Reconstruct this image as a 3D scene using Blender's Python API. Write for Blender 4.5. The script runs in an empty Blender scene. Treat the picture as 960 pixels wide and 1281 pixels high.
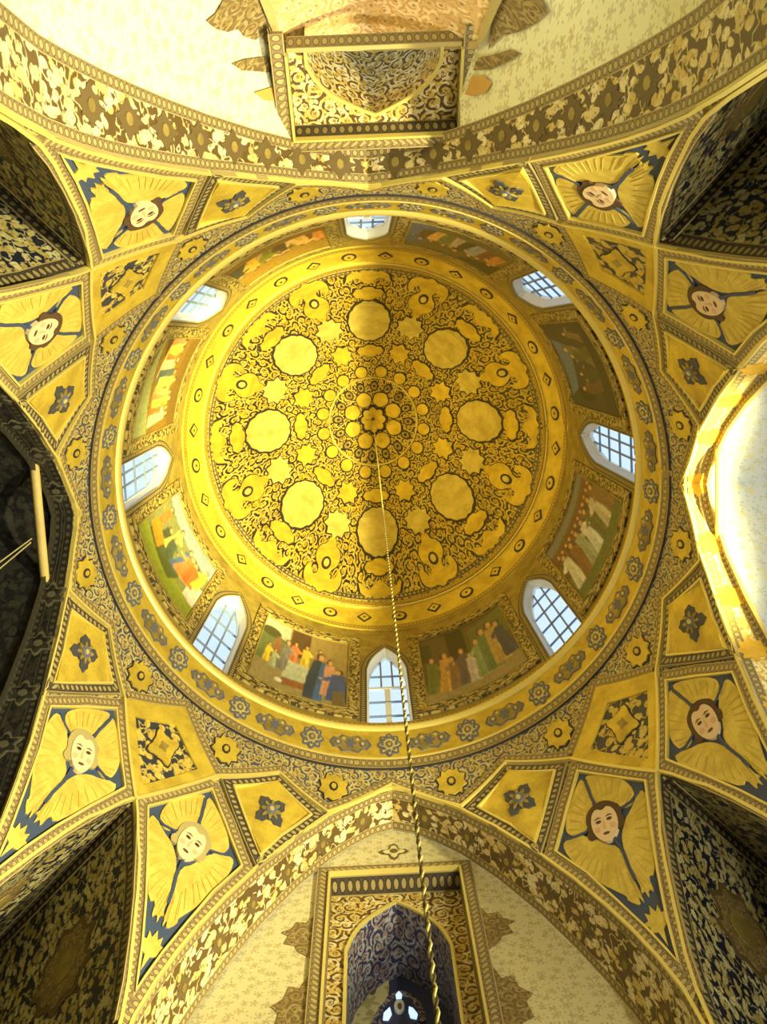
import bpy, bmesh, math, random
import numpy as np
from mathutils import Vector, Matrix
from mathutils.geometry import delaunay_2d_cdt
from mathutils.bvhtree import BVHTree
random.seed(7); rng = np.random.default_rng(7)
PI = math.pi; sc = bpy.context.scene; COL = sc.collection

# ------------------------------------------------------------------ camera, light, exposure
S = 5.0; EYE = 1.6                       # drum radius in metres, eye height
FPX = 1200.0                             # focal length in pixels of a 960 x 1281 frame
CR = [(0.9988866150, 0.0428398464, -0.0197554524),
      (0.0456813702, -0.9829125646, 0.1783146174),
      (0.0117789112, 0.1790185407, 0.9837751874)]       # right, up, view (world y runs down the picture)
CPOS = Vector((-0.03438048*S, -0.54528837*S, EYE))
cam_d = bpy.data.cameras.new('camera'); cam = bpy.data.objects.new('camera', cam_d); COL.objects.link(cam)
cam_d.sensor_fit = 'HORIZONTAL'; cam_d.sensor_width = 36.0; cam_d.lens = FPX/960*36.0
rt, up, vw = [Vector(v) for v in CR]
M = Matrix.Identity(4)
for i in range(3):
    M[i][0] = rt[i]; M[i][1] = up[i]; M[i][2] = -vw[i]; M[i][3] = CPOS[i]
cam.matrix_world = M; cam_d.clip_end = 400; sc.camera = cam
sc.view_settings.view_transform = 'Standard'; sc.view_settings.look = 'None'
sc.view_settings.gamma = 1; sc.view_settings.exposure = 0.06
try: sc.view_settings.use_curve_mapping = False
except Exception: pass

w = bpy.data.worlds.new('sky'); sc.world = w; w.use_nodes = True
bg = w.node_tree.nodes['Background']
bg.inputs[0].default_value = (0.70, 0.86, 1.0, 1); bg.inputs[1].default_value = 1.2

def lamp(name, loc, tgt, power, col, kind='AREA', size=1.0, spot=None, blend=.5):
    d = bpy.data.lights.new(name, kind); d.energy = power; d.color = col
    if kind == 'AREA': d.shape = 'DISK'; d.size = size
    else: d.shadow_soft_size = size
    if kind == 'SPOT': d.spot_size = math.radians(spot); d.spot_blend = blend
    o = bpy.data.objects.new(name, d); COL.objects.link(o); o.location = loc
    o.rotation_euler = (Vector(tgt)-Vector(loc)).to_track_quat('-Z', 'Y').to_euler()
    return o
WARM = (1.0, 0.90, 0.60)
lamp('flood_and_fill_light', (7.6, 0.0, 9.3), (-3.7, -0.2, 28.8), 68000, (1.0, .84, .24), 'SPOT', .2, 36, .6)      # right arm, up at the left of the dome
lamp('flood_and_fill_light', (7.4, 0.0, 8.0), (-4.0, -0.6, 16.0), 13500, (1.0, .88, .46), 'SPOT', .3, 76, .4)       # right arm, at the left side of the bay
lamp('flood_and_fill_light', (4.4, 0.1, 5.2), (-5.5, -0.2, 12.0), 620, (1.0, .93, .66), 'AREA', .5)      # inside the bay on the right
lamp('flood_and_fill_light', (3.8, 1.6, 2.5), (-0.4, -8.2, 12.0), 4200, (1.0, .98, .84), 'SPOT', .3, 36, .4)   # unseen spot added near the floor to brighten the apse
lamp('flood_and_fill_light', (-6.6, 0.2, 12.4), (4.5, 0.0, 17.0), 220, (.96, .98, 1.0), 'SPOT', .3, 92, .6)  # weak fill added in the left arm to lift the right side
lamp('flood_and_fill_light', (3.4, 0.6, 2.2), (0, -.5, 22), 80, (1.0, .97, .90), 'AREA', 1.2)  # unseen general fill added low in the bay
lamp('flood_and_fill_light', (6.6, 0.0, 11.0), (5.3, 0, 18.5), 55, (1.0, .88, .55), 'AREA', .5)
lamp('daylight_lamp', (9.0, 0.0, 9.5), (7.6, 0, 20), 45, (.72, .85, 1.0), 'AREA', 2.0)

# ------------------------------------------------------------------ objects
def thing(name, label, cat, loc=(0, 0, 0), group=None):
    o = bpy.data.objects.new(name, None); COL.objects.link(o); o.location = loc
    o.empty_display_size = .3; o['label'] = label; o['category'] = cat
    if group: o['group'] = group
    return o
def tag(o, label, cat, group=None):
    o['label'] = label; o['category'] = cat
    if group: o['group'] = group
    return o
def mesh_obj(name, verts, faces, mats, parent=None, uvs=None, midx=None, smooth=False, cols=None):
    me = bpy.data.meshes.new(name)
    off = Vector((0, 0, 0)) if parent is None else world_loc(parent)
    vv = [(v[0]-off.x, v[1]-off.y, v[2]-off.z) for v in verts]
    me.from_pydata(vv, [], faces)
    if not isinstance(mats, (list, tuple)): mats = [mats]
    for m in mats: me.materials.append(m)
    if midx is not None: me.polygons.foreach_set('material_index', midx)
    if uvs is not None:
        uvl = me.uv_layers.new(name='UVMap'); li = np.empty(len(me.loops), dtype=np.int32)
        me.loops.foreach_get('vertex_index', li)
        uvl.data.foreach_set('uv', np.asarray(uvs, dtype=np.float32)[li].ravel())
    if cols is not None:
        a = me.color_attributes.new('paint', 'FLOAT_COLOR', 'POINT')
        a.data.foreach_set('color', np.asarray(cols, dtype=np.float32).ravel())
    if smooth: me.polygons.foreach_set('use_smooth', [True]*len(me.polygons))
    me.update()
    o = bpy.data.objects.new(name, me); COL.objects.link(o)
    if parent is not None: o.parent = parent
    return o
def world_loc(o):
    v = Vector(o.location); p = o.parent
    while p is not None: v += Vector(p.location); p = p.parent
    return v
def struct(o, label=None):
    o['kind'] = 'structure'
    if label: o['label'] = label
    return o

# ------------------------------------------------------------------ surface of the bay: canonical angle t (deg), height h (units of S above the eye)
AX = [-1.2, 43.9, 90.55, 135.8, 180.9, 225.4, 270.0, 314.8, 358.8]
def phi(t):
    k = math.floor(t/45.0); f = t/45.0-k; base = 360.0*(k//8); k = k % 8
    return math.radians(base + AX[k]*(1-f) + AX[k+1]*f)
H_RING, H_FR, H_BAND = 3.63, 3.36, 4.943
DOME = [(4.943, 1.0), (5.05, .962), (5.14, .93), (5.33, .868), (5.52, .802), (5.74, .725), (5.93, .646), (6.08, .54), (6.22, .41), (6.36, .26), (6.47, .12), (6.55, 0.0)]
DH = np.array([a for a, b in DOME]); DR = np.array([b for a, b in DOME])
def prof(h):
    if h < 1.9: return 1+.09*(3.36-1.9)
    if h < H_FR: return 1+.09*(H_FR-h)
    if h <= H_BAND: return 1.0
    return float(np.interp(h, DH, DR))
def P(t, h, off=0.0):
    r = prof(h); p = phi(t)
    dr = (prof(h+.02)-prof(h-.02))/.04
    n = 1/math.hypot(1, dr); nr, nz = -n, dr*n        # inward normal
    rr = r*S+off*nr
    return Vector((rr*math.cos(p), rr*math.sin(p), EYE+S*h+off*nz))
def dome_xy(x, y, off=0.0):               # dome point above plan position (metres)
    r = math.hypot(x, y)/S; h = float(np.interp(-r, -DR, DH))
    i = max(.0, r); e = .03
    h2 = float(np.interp(-(r+e), -DR, DH)); h1 = float(np.interp(-max(r-e, 0), -DR, DH)); dh = (h2-h1)/(r+e-max(r-e, 0))
    n = 1/math.hypot(1, dh)
    nr, nz = dh*n, -n
    if r > 1e-5: ux, uy = x/(r*S), y/(r*S)
    else: ux = uy = 0
    return Vector((x+off*nr*ux, y+off*nr*uy, EYE+S*h+off*nz))

# ------------------------------------------------------------------ node helpers
def srgb(r, g, b):
    f = lambda c: c/12.92 if c <= .04045 else ((c+.055)/1.055)**2.4
    return (f(r/255), f(g/255), f(b/255), 1)
class NT:
    def __init__(s, name):
        s.m = bpy.data.materials.new(name); s.m.use_nodes = True; s.t = s.m.node_tree; s.t.nodes.clear()
        s.out = s.n('ShaderNodeOutputMaterial'); s.b = s.n('ShaderNodeBsdfPrincipled'); s.l(s.b.outputs[0], s.out.inputs[0])
    def n(s, k, **kw):
        o = s.t.nodes.new(k)
        for a, v in kw.items(): setattr(o, a, v)
        return o
    def l(s, a, b): s.t.links.new(a, b)
    def put(s, inp, v):
        if isinstance(v, (int, float, tuple, list)): inp.default_value = v
        else: s.l(v, inp)
    def math(s, op, a, b=0.0, c=None):
        o = s.n('ShaderNodeMath', operation=op); s.put(o.inputs[0], a); s.put(o.inputs[1], b)
        if c is not None: s.put(o.inputs[2], c)
        return o.outputs[0]
    def mix(s, f, a, b):
        o = s.n('ShaderNodeMix', data_type='RGBA'); s.put(o.inputs[0], f); s.put(o.inputs[6], a); s.put(o.inputs[7], b); return o.outputs[2]
    def step(s, x, lo, hi):
        o = s.n('ShaderNodeMapRange'); o.interpolation_type = 'SMOOTHSTEP'
        s.put(o.inputs[0], x); o.inputs[1].default_value = lo; o.inputs[2].default_value = hi; return o.outputs[0]
    def uv(s): return s.n('ShaderNodeTexCoord').outputs['UV']
    def obj(s): return s.n('ShaderNodeTexCoord').outputs['Object']
    def noise(s, v, sc_, det=3, rough=.55):
        o = s.n('ShaderNodeTexNoise'); s.l(v, o.inputs['Vector']); o.inputs['Scale'].default_value = sc_; o.inputs['Detail'].default_value = det; o.inputs['Roughness'].default_value = rough; return o
    def vor(s, v, sc_, dim='2D', rnd=1.0, feat='F1'):
        o = s.n('ShaderNodeTexVoronoi', voronoi_dimensions=dim, feature=feat); s.l(v, o.inputs['Vector']); o.inputs['Scale'].default_value = sc_; o.inputs['Randomness'].default_value = rnd; return o
    def vm(s, op, a, b=None, scale=None):
        o = s.n('ShaderNodeVectorMath', operation=op); s.put(o.inputs[0], a)
        if b is not None: s.put(o.inputs[1], b)
        if scale is not None: s.put(o.inputs['Scale'], scale)
        return o
    def sep(s, v): o = s.n('ShaderNodeSeparateXYZ'); s.l(v, o.inputs[0]); return o.outputs
    def bump(s, h, st=.3, d=.02):
        o = s.n('ShaderNodeBump'); o.inputs['Strength'].default_value = st; o.inputs['Distance'].default_value = d; s.l(h, o.inputs['Height']); s.l(o.outputs[0], s.b.inputs['Normal'])
    def done(s, col=None, rough=.6, metal=0.0, spec=None):
        if col is not None: s.put(s.b.inputs['Base Color'], col)
        s.put(s.b.inputs['Roughness'], rough); s.put(s.b.inputs['Metallic'], metal)
        if spec is not None: s.b.inputs['Specular IOR Level'].default_value = spec
        return s.m
def m_gold(name, a, b, rough=.42, metal=.32, sc_=2.0):
    t = NT(name); v = t.obj(); n1 = t.noise(v, sc_, 5, .65); n2 = t.noise(v, 26, 3, .6)
    f = t.step(n1.outputs[0], .35, .68); c = t.mix(f, a, b)
    c = t.mix(t.math('MULTIPLY', t.step(n2.outputs[0], .5, .75), .35), c, (a[0]*.45, a[1]*.42, a[2]*.5, 1))
    t.bump(n2.outputs[0], .25, .01)
    return t.done(c, t.math('ADD', rough, t.math('MULTIPLY', n1.outputs[0], .15)), metal)
def m_plain(name, c, rough=.6, metal=0, var=.2, sc_=6):
    t = NT(name); n = t.noise(t.obj(), sc_, 4)
    col = t.mix(t.math('MULTIPLY', n.outputs[0], var*2), c, (c[0]*.6, c[1]*.6, c[2]*.6, 1))
    return t.done(col, rough, metal)
def m_arab(name, dark, light, accent, scale, fill=.0, metal=.35, rough=.5, acc_amt=.5):
    """scrolling vines: a spiral round each cell centre, a flower in it, leaves between"""
    t = NT(name); uv = t.uv()
    wn = t.noise(uv, scale*1.1, 2)
    wv = t.vm('SCALE', t.vm('SUBTRACT', wn.outputs[1], (.5, .5, .5)).outputs[0], scale=.42/scale).outputs[0]
    p = t.vm('ADD', uv, wv).outputs[0]
    v = t.vor(p, scale, '2D', .75)
    # vector from the cell centre
    d = t.vm('SUBTRACT', t.vm('SCALE', p, scale=scale).outputs[0], t.vm('SCALE', v.outputs['Position'], scale=scale).outputs[0]).outputs[0]
    x, y, z = t.sep(d)
    ang = t.math('ARCTAN2', y, x); dist = v.outputs['Distance']
    cr = t.sep(v.outputs['Color'])
    sgn = t.math('SUBTRACT', t.math('MULTIPLY', t.math('GREATER_THAN', cr[0], .5), 2), 1)
    ph = t.math('ADD', t.math('MULTIPLY', ang, sgn), t.math('MULTIPLY', dist, 17.0))
    sp = t.math('SINE', t.math('ADD', ph, t.math('MULTIPLY', cr[1], 6.28)))
    spiral = t.step(sp, .05-fill, .45-fill)
    v2 = t.vor(p, scale*2.35, '2D', 1.0)
    leaf = t.math('SUBTRACT', 1, t.step(v2.outputs['Distance'], .26+fill*.15, .36+fill*.15))
    cr2 = t.sep(v2.outputs['Color'])
    leaf = t.math('MULTIPLY', leaf, t.math('GREATER_THAN', cr2[0], .35-fill*.4))
    pet = t.math('MULTIPLY', t.math('COSINE', t.math('MULTIPLY', ang, 6)), .035)
    fl = t.math('SUBTRACT', 1, t.step(t.math('ADD', dist, pet), .17, .22))
    ring = t.math('MULTIPLY', t.step(t.math('ADD', dist, pet), .10, .12), fl)
    m = t.math('MAXIMUM', t.math('MAXIMUM', spiral, leaf), fl)
    n3 = t.noise(uv, scale*5, 3, .7)
    m = t.math('MULTIPLY', m, t.step(n3.outputs[0], .25, .48))
    lc = t.mix(t.math('MULTIPLY', t.math('GREATER_THAN', cr2[1], 1-acc_amt), .9), light, accent)
    lc = t.mix(t.math('SUBTRACT', fl, ring), lc, (accent[0]*.5, accent[1]*.4, accent[2]*.4, 1))
    c = t.mix(m, dark, lc)
    big = t.noise(uv, scale*.16, 3); c = t.mix(t.math('MULTIPLY', t.step(big.outputs[0], .45, .75), .25), c, dark)
    t.bump(m, .2, .01)
    return t.done(c, rough, t.math('MULTIPLY', m, metal))
def m_border(name, bgc, fgc, line, period=.16, metal=.25, dia=False):
    """bead and reel strip: u along in metres, v 0..1 across"""
    t = NT(name); x, y, z = t.sep(t.uv())
    fx = t.math('SUBTRACT', t.math('FRACT', t.math('DIVIDE', x, period)), .5)
    fy = t.math('SUBTRACT', y, .5)
    if dia: rr = t.math('ADD', t.math('ABSOLUTE', fx), t.math('ABSOLUTE', t.math('MULTIPLY', fy, 1.1)))
    else: rr = t.math('SQRT', t.math('ADD', t.math('MULTIPLY', fx, fx), t.math('MULTIPLY', t.math('MULTIPLY', fy, fy), 1.4)))
    n = t.noise(t.uv(), 20, 3); rr = t.math('ADD', rr, t.math('MULTIPLY', t.math('SUBTRACT', n.outputs[0], .5), .16))
    inner = t.math('SUBTRACT', 1, t.step(rr, .27, .32)); ringm = t.math('MULTIPLY', t.math('SUBTRACT', 1, t.step(rr, .40, .44)), t.math('SUBTRACT', 1, inner))
    edge = t.step(t.math('ABSOLUTE', fy), .40, .43)
    c = t.mix(inner, bgc, fgc); c = t.mix(ringm, c, line); c = t.mix(edge, c, fgc)
    edge2 = t.math('MULTIPLY', t.step(t.math('ABSOLUTE', fy), .36, .38), t.math('SUBTRACT', 1, edge)); c = t.mix(edge2, c, line)
    n2 = t.noise(t.obj(), 1.5, 4); c = t.mix(t.math('MULTIPLY', n2.outputs[0], .35), c, bgc)
    return t.done(c, .5, metal)
def m_sprig(name, ground, a, b, scale, metal=0):
    t = NT(name); uv = t.uv(); wn = t.noise(uv, scale*2, 2)
    p = t.vm('ADD', uv, t.vm('SCALE', wn.outputs[1], scale=.35/scale).outputs[0]).outputs[0]
    v = t.vor(p, scale, '2D', .7); cr = t.sep(v.outputs['Color'])
    d = t.vm('SUBTRACT', t.vm('SCALE', p, scale=scale).outputs[0], t.vm('SCALE', v.outputs['Position'], scale=scale).outputs[0]).outputs[0]
    x, y, z = t.sep(d); ang = t.math('ARCTAN2', y, x)
    pet = t.math('MULTIPLY', t.math('SINE', t.math('ADD', t.math('MULTIPLY', ang, 5), t.math('MULTIPLY', cr[2], 6))), .12)
    fl = t.math('SUBTRACT', 1, t.step(t.math('ADD', v.outputs['Distance'], pet), .20, .30))
    v2 = t.vor(p, scale*3.1, '2D', 1.0); c2 = t.sep(v2.outputs['Color'])
    lf = t.math('MULTIPLY', t.math('SUBTRACT', 1, t.step(v2.outputs['Distance'], .20, .32)), t.math('GREATER_THAN', c2[0], .62))
    c = t.mix(t.math('MULTIPLY', fl, .55), ground, t.mix(cr[0], a, b)); c = t.mix(t.math('MULTIPLY', lf, .7), c, b)
    return t.done(c, .6, metal)

def m_leaf(name, dark, light, accent, scale, metal=.1):
    t = NT(name); uv = t.uv(); wn = t.noise(uv, scale*1.0, 2)
    p = t.vm('ADD', uv, t.vm('SCALE', t.vm('SUBTRACT', wn.outputs[1], (.5, .5, .5)).outputs[0], scale=.5/scale).outputs[0]).outputs[0]
    m = None; rndc = None
    for rot, sx, sy, r0, keep in ((.7, 1.0, 1.6, .36, .22), (-.8, 1.1, 1.9, .31, .45), (0.1, 1.3, 1.3, .28, .45)):
        mp = t.n('ShaderNodeMapping'); t.l(p, mp.inputs[0]); mp.inputs['Rotation'].default_value = (0, 0, rot); mp.inputs['Scale'].default_value = (sx, sy, 1)
        v = t.vor(mp.outputs[0], scale, '2D', .9); c = t.sep(v.outputs['Color'])
        f = t.math('MULTIPLY', t.math('SUBTRACT', 1, t.step(v.outputs['Distance'], r0-.06, r0+.03)), t.math('GREATER_THAN', c[0], keep))
        m = f if m is None else t.math('MAXIMUM', m, f); rndc = c[1]
    st_ = t.noise(uv, scale*.9, 2); vine = t.math('SUBTRACT', 1, t.step(t.math('ABSOLUTE', t.math('SUBTRACT', st_.outputs[0], .5)), .012, .03))
    m = t.math('MAXIMUM', m, t.math('MULTIPLY', vine, .8))
    n3 = t.noise(uv, scale*4, 3, .7); m = t.math('MULTIPLY', m, t.step(n3.outputs[0], .28, .5))
    c = t.mix(m, dark, t.mix(rndc, light, accent)); t.bump(m, .2, .01)
    return t.done(c, .5, t.math('MULTIPLY', m, metal))
G_HI = srgb(218, 194, 74); G_LO = srgb(186, 160, 60)
gold = m_gold('gilding', G_HI, G_LO)
gold_pale = m_gold('pale_gilding', srgb(216, 202, 124), srgb(186, 170, 94), .5, .25)
gold_dull = m_gold('dull_gilding', srgb(166, 148, 78), srgb(132, 114, 56), .5, .25)
gold_wing = m_gold('wing_gilding', srgb(218, 198, 96), srgb(194, 170, 72), .5, .2, 3.5)
gold_line = m_plain('gold_line', srgb(226, 210, 122), .4, .3, .1)
navy = m_plain('slate_blue_paint', srgb(62, 76, 104), .6)
ink = m_plain('dark_ink', srgb(44, 40, 50), .6)
dome_f = m_arab('dome_arabesque', srgb(36, 32, 44), srgb(196, 178, 96), srgb(206, 176, 56), 4.4, .02, .2)
span_f = m_arab('spandrel_arabesque', srgb(70, 76, 98), srgb(196, 182, 116), srgb(186, 162, 84), 5.6, .08, .1)
kite_f = m_leaf('kite_leaves', srgb(46, 50, 66), srgb(206, 188, 96), srgb(200, 170, 66), 4.0)
sq_f = m_leaf('squinch_leaves', srgb(26, 30, 52), srgb(206, 200, 150), srgb(176, 158, 84), 4.6)
frame_f = m_leaf('frame_flowers', srgb(64, 54, 44), srgb(196, 180, 112), srgb(160, 136, 64), 4.6)
left_f = m_leaf('shaded_vault_leaves', srgb(20, 21, 25), srgb(52, 50, 44), srgb(40, 39, 35), 3.8, 0)  # shade of the unlit left arm is put into these dark colours
sof_f = m_leaf('soffit_blossoms', srgb(92, 72, 36), srgb(232, 222, 184), srgb(206, 182, 104), 3.6)
sofR_f = m_arab('pale_soffit_arabesque', srgb(196, 168, 84), srgb(246, 236, 190), srgb(226, 196, 110), 4.0, .3, .1)
niche_f = m_arab('niche_arabesque', srgb(92, 70, 42), srgb(232, 216, 160), srgb(214, 184, 90), 4.2, .2, .1)
peach_f = m_arab('peach_arabesque', srgb(206, 160, 104), srgb(236, 214, 160), srgb(214, 180, 120), 4.5, .2, 0)
brown_f = m_arab('brown_arabesque', srgb(112, 94, 56), srgb(160, 142, 92), srgb(140, 118, 70), 5.0, 0, 0)
b_tan = m_border('bead_border', srgb(140, 122, 84), srgb(184, 168, 108), srgb(90, 76, 60), .115, .1)
b_dark = m_border('dark_bead_border', srgb(76, 68, 60), srgb(176, 160, 104), srgb(50, 44, 46), .125, .1)
b_dim = m_border('shaded_bead_border', srgb(32, 31, 32), srgb(74, 70, 54), srgb(22, 22, 24), .13, 0)  # dim copy of the bead strip, coloured for the shade of the left arm
b_dash = m_border('dashed_border', srgb(172, 146, 52), srgb(196, 172, 84), srgb(70, 58, 40), .10)
b_flow = m_border('flower_border', srgb(74, 62, 46), srgb(198, 176, 104), srgb(60, 52, 44), .30)
wall_cream = m_sprig('cream_sprigged_plaster', srgb(206, 198, 152), srgb(164, 138, 84), srgb(156, 150, 112), 5.5)
wall_white = m_sprig('white_sprigged_plaster', srgb(230, 228, 190), srgb(186, 160, 96), srgb(184, 180, 140), 4.2)
wall_blue = m_sprig('daylight_tinted_plaster', srgb(182, 194, 218), srgb(196, 186, 120), srgb(144, 162, 194), 4.5)  # ground tinted blue to carry the daylight on the right vault
white = m_plain('white_reveal_paint', srgb(232, 236, 238), .6, 0, .05)
wood = m_plain('pale_beam_wood', srgb(206, 182, 112), .6, 0, .4, 12)
stone = m_plain('floor_stone', srgb(150, 140, 120), .7, 0, .3)
lead = m_plain('grey_window_bars', srgb(126, 144, 172), .5, .1)
def m_glass():
    t = NT('window_glass'); tr = t.n('ShaderNodeBsdfTransparent'); tr.inputs[0].default_value = (.93, .97, 1, 1)
    gl = t.n('ShaderNodeBsdfGlossy'); gl.inputs['Roughness'].default_value = .05
    mx = t.n('ShaderNodeMixShader'); mx.inputs[0].default_value = .06
    t.l(tr.outputs[0], mx.inputs[1]); t.l(gl.outputs[0], mx.inputs[2]); t.l(mx.outputs[0], t.out.inputs[0]); return t.m
glass = m_glass()
def m_paint():
    t = NT('mural_paint'); a = t.n('ShaderNodeAttribute'); a.attribute_name = 'paint'; return t.done(a.outputs['Color'], .5)
paint = m_paint()

# ------------------------------------------------------------------ mesh helpers
def cdt(poly, step):
    pts = [Vector((float(a), float(b))) for a, b in poly]; n = len(pts)
    xs = [p.x for p in pts]; ys = [p.y for p in pts]
    if step:
        sx, sy = step if isinstance(step, tuple) else (step, step)
        x0, x1, y0, y1 = min(xs), max(xs), min(ys), max(ys)
        def inside(x, y):
            c = False; j = n-1
            for i in range(n):
                a, b = pts[i], pts[j]
                if (a.y > y) != (b.y > y) and x < (b.x-a.x)*(y-a.y)/(b.y-a.y)+a.x: c = not c
                j = i
            return c
        nx = int((x1-x0)/sx); ny = int((y1-y0)/sy)
        for i in range(1, nx+1):
            for j in range(1, ny+1):
                x, y = x0+(i-.5)*(x1-x0)/max(nx, 1), y0+(j-.5)*(y1-y0)/max(ny, 1)
                if inside(x, y): pts.append(Vector((x, y)))
    r = delaunay_2d_cdt(pts, [], [list(range(n))], 1, 1e-6)
    return r[0], [list(f) for f in r[2]]
def dens(poly, step, closed=True):
    sx, sy = step if isinstance(step, tuple) else (step, step)
    out = []; n = len(poly)
    for i in range(n if closed else n-1):
        a = poly[i]; b = poly[(i+1) % n]; k = max(1, int(math.ceil(math.hypot((b[0]-a[0])/sx, (b[1]-a[1])/sy))))
        for j in range(k): out.append((a[0]+(b[0]-a[0])*j/k, a[1]+(b[1]-a[1])*j/k))
    if not closed: out.append(tuple(poly[-1]))
    return out
def smooth(poly, n=2):
    for _ in range(n):
        q = []
        for i in range(len(poly)):
            a = poly[i]; b = poly[(i+1) % len(poly)]
            q += [(a[0]*.75+b[0]*.25, a[1]*.75+b[1]*.25), (a[0]*.25+b[0]*.75, a[1]*.25+b[1]*.75)]
        poly = q
    return poly
def area2(p): return sum(p[i-1][0]*p[i][1]-p[i][0]*p[i-1][1] for i in range(len(p)))
def relief(name, layers, f, parent, step=None, uvf=None, rim=True, ref=None):
    """layers: (polygon in 2D, material, height). f(a, b, off) -> point. One mesh with raised plates."""
    V = []; F = []; MI = []; mats = []; UV = []
    for poly, mat, off in layers:
        if step: poly = dens(poly, step)
        if area2(poly) < 0: poly = poly[::-1]
        vs, fs = cdt(poly, step)
        if mat not in mats: mats.append(mat)
        mi = mats.index(mat); b = len(V)
        for v in vs:
            V.append(f(v.x, v.y, off)); UV.append(uvf(v.x, v.y) if uvf else (v.x, v.y))
        for q in fs: F.append([b+i for i in q]); MI.append(mi)
        if rim:
            n = len(poly); b2 = len(V)
            for a, c in poly: V.append(f(a, c, off)); UV.append((a, c))
            for a, c in poly: V.append(f(a, c, min(0.0, off-.01) if off < .015 else 0.0)); UV.append((a, c))
            for i in range(n):
                j = (i+1) % n; F.append([b2+i, b2+j, b2+n+j, b2+n+i]); MI.append(mi)
    return mesh_obj(name, V, F, mats, parent, UV, MI)
def fsurf(t, h, off): return P(t, h, off)
def uvsurf(t, h): return (math.radians(t)*S, h*S*.6)
def ribbon(name, pts3, nrm, width, mat, parent=None, thick=.02, closed=False, extra=None, vm=1.0):
    """raised flat strip along 3D points with inward normals; several strips may share a mesh through `extra`"""
    V = []; F = []; UV = []
    runs = [(pts3, nrm, closed)] + (extra or [])
    for p3, nn, cl in runs:
        n = len(p3); b = len(V); u = 0
        for i in range(n):
            a = p3[(i-1) % n] if (cl or i > 0) else p3[i]; c = p3[(i+1) % n] if (cl or i < n-1) else p3[i]
            d1 = (p3[i]-a); d2 = (c-p3[i]); nrmv = nn[i]
            if d1.length < 1e-6: d1 = d2
            if d2.length < 1e-6: d2 = d1
            s1 = d1.normalized().cross(nrmv).normalized(); s2 = d2.normalized().cross(nrmv).normalized()
            s = (s1+s2); k = s.length
            s = s1 if k < 1e-4 else s/k*min(1/max(k/2, .35), 2.2)
            if i: u += (p3[i]-p3[i-1]).length
            s = s*(width/2); t_ = nrmv*thick
            V += [p3[i]-s, p3[i]-s+t_, p3[i]+s+t_, p3[i]+s]
            UV += [(u, 0), (u, 0), (u, vm), (u, vm)]
        if cl:                      # repeat first ring for a clean UV seam
            u += (p3[0]-p3[-1]).length
            for k in range(4): V.append(V[b+k]); UV.append((u, UV[b+k][1]))
            n += 1
        for i in range(n-1):
            a = b+4*i; c = a+4
            for k in range(3): F.append([a+k, a+k+1, c+k+1, c+k])
        if not cl:
            F.append([b, b+1, b+2, b+3]); e = b+4*(n-1); F.append([e+3, e+2, e+1, e])
    return mesh_obj(name, V, F, mat, parent, UV)
def spath(path, off=0.0, closed=False, st=(1.5, .06)):
    """canonical path -> 3D points and normals on the bay surface"""
    q = dens(path, st, closed); pts = [P(a, b, off) for a, b in q]; nr = [(P(a, b, .1)-P(a, b, 0)).normalized() for a, b in q]
    return pts, nr
def strip(name, path, width, mat, parent=None, off=0.0, thick=.02, closed=False, st=(1.5, .06), more=None, vm=1.0):
    p, n = spath(path, off, closed, st)
    ex = [spath(q, off, closed, st)+(closed,) for q in (more or [])]
    return ribbon(name, p, n, width, mat, parent, thick, closed, ex, vm)
def revolve(name, hs, mat, parent=None, seg=256, off=0.0, uvmode='cyl', smooth=True, t0=0, t1=360):
    V = []; UV = []; F = []
    for i in range(seg+1):
        t = t0+(t1-t0)*i/seg
        for h in hs:
            p = P(t, h, off); V.append(p); UV.append((p.x, p.y) if uvmode == 'top' else (math.radians(t)*S, h*S))
    m = len(hs)
    for i in range(seg):
        for j in range(m-1):
            a = i*m+j; F.append([a, a+1, a+m+1, a+m])
    return mesh_obj(name, V, F, mat, parent, UV, smooth=smooth)
def solid(name, boxes, mat, parent=None, bevel=0):
    """boxes: list of 8-corner lists"""
    V = []; F = []
    for c in boxes:
        b = len(V); V += c
        F += [[b+i for i in q] for q in ((0, 1, 2, 3), (7, 6, 5, 4), (0, 4, 5, 1), (1, 5, 6, 2), (2, 6, 7, 3), (3, 7, 4, 0))]
    return mesh_obj(name, V, F, mat, parent)
def box8(o, a, b, c):
    return [o, o+a, o+a+b, o+b, o+c, o+a+c, o+a+b+c, o+b+c]
def tube(pts, r, n=8):
    V = []; F = []
    for i, p in enumerate(pts):
        d = (pts[min(i+1, len(pts)-1)]-pts[max(i-1, 0)]).normalized()
        a = d.cross(Vector((0, 0, 1)) if abs(d.z) < .9 else Vector((1, 0, 0))).normalized(); b = d.cross(a)
        for k in range(n):
            w_ = 2*PI*k/n; V.append(p+a*math.cos(w_)*r+b*math.sin(w_)*r)
    for i in range(len(pts)-1):
        for k in range(n):
            F.append([i*n+k, i*n+(k+1) % n, (i+1)*n+(k+1) % n, (i+1)*n+k])
    F.append(list(range(n))[::-1]); F.append([(len(pts)-1)*n+k for k in range(n)])
    return V, F

# ================================================================== SETTING: dome, drum, frieze, octagon
hs_d = list(np.linspace(5.14, 6.2, 26))+[6.28, 6.36, 6.42, 6.47, 6.51, 6.535, 6.55]
ceiling = struct(revolve('ceiling', hs_d, dome_f, None, 256, 0, 'top'), 'pointed dome painted with dark arabesque scrolls and gilded medallions')
trim1 = struct(revolve('trim_1', list(np.linspace(4.943, 5.14, 6)), gold, None, 256), 'gilded band of small rings and lozenges round the foot of the dome')

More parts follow.
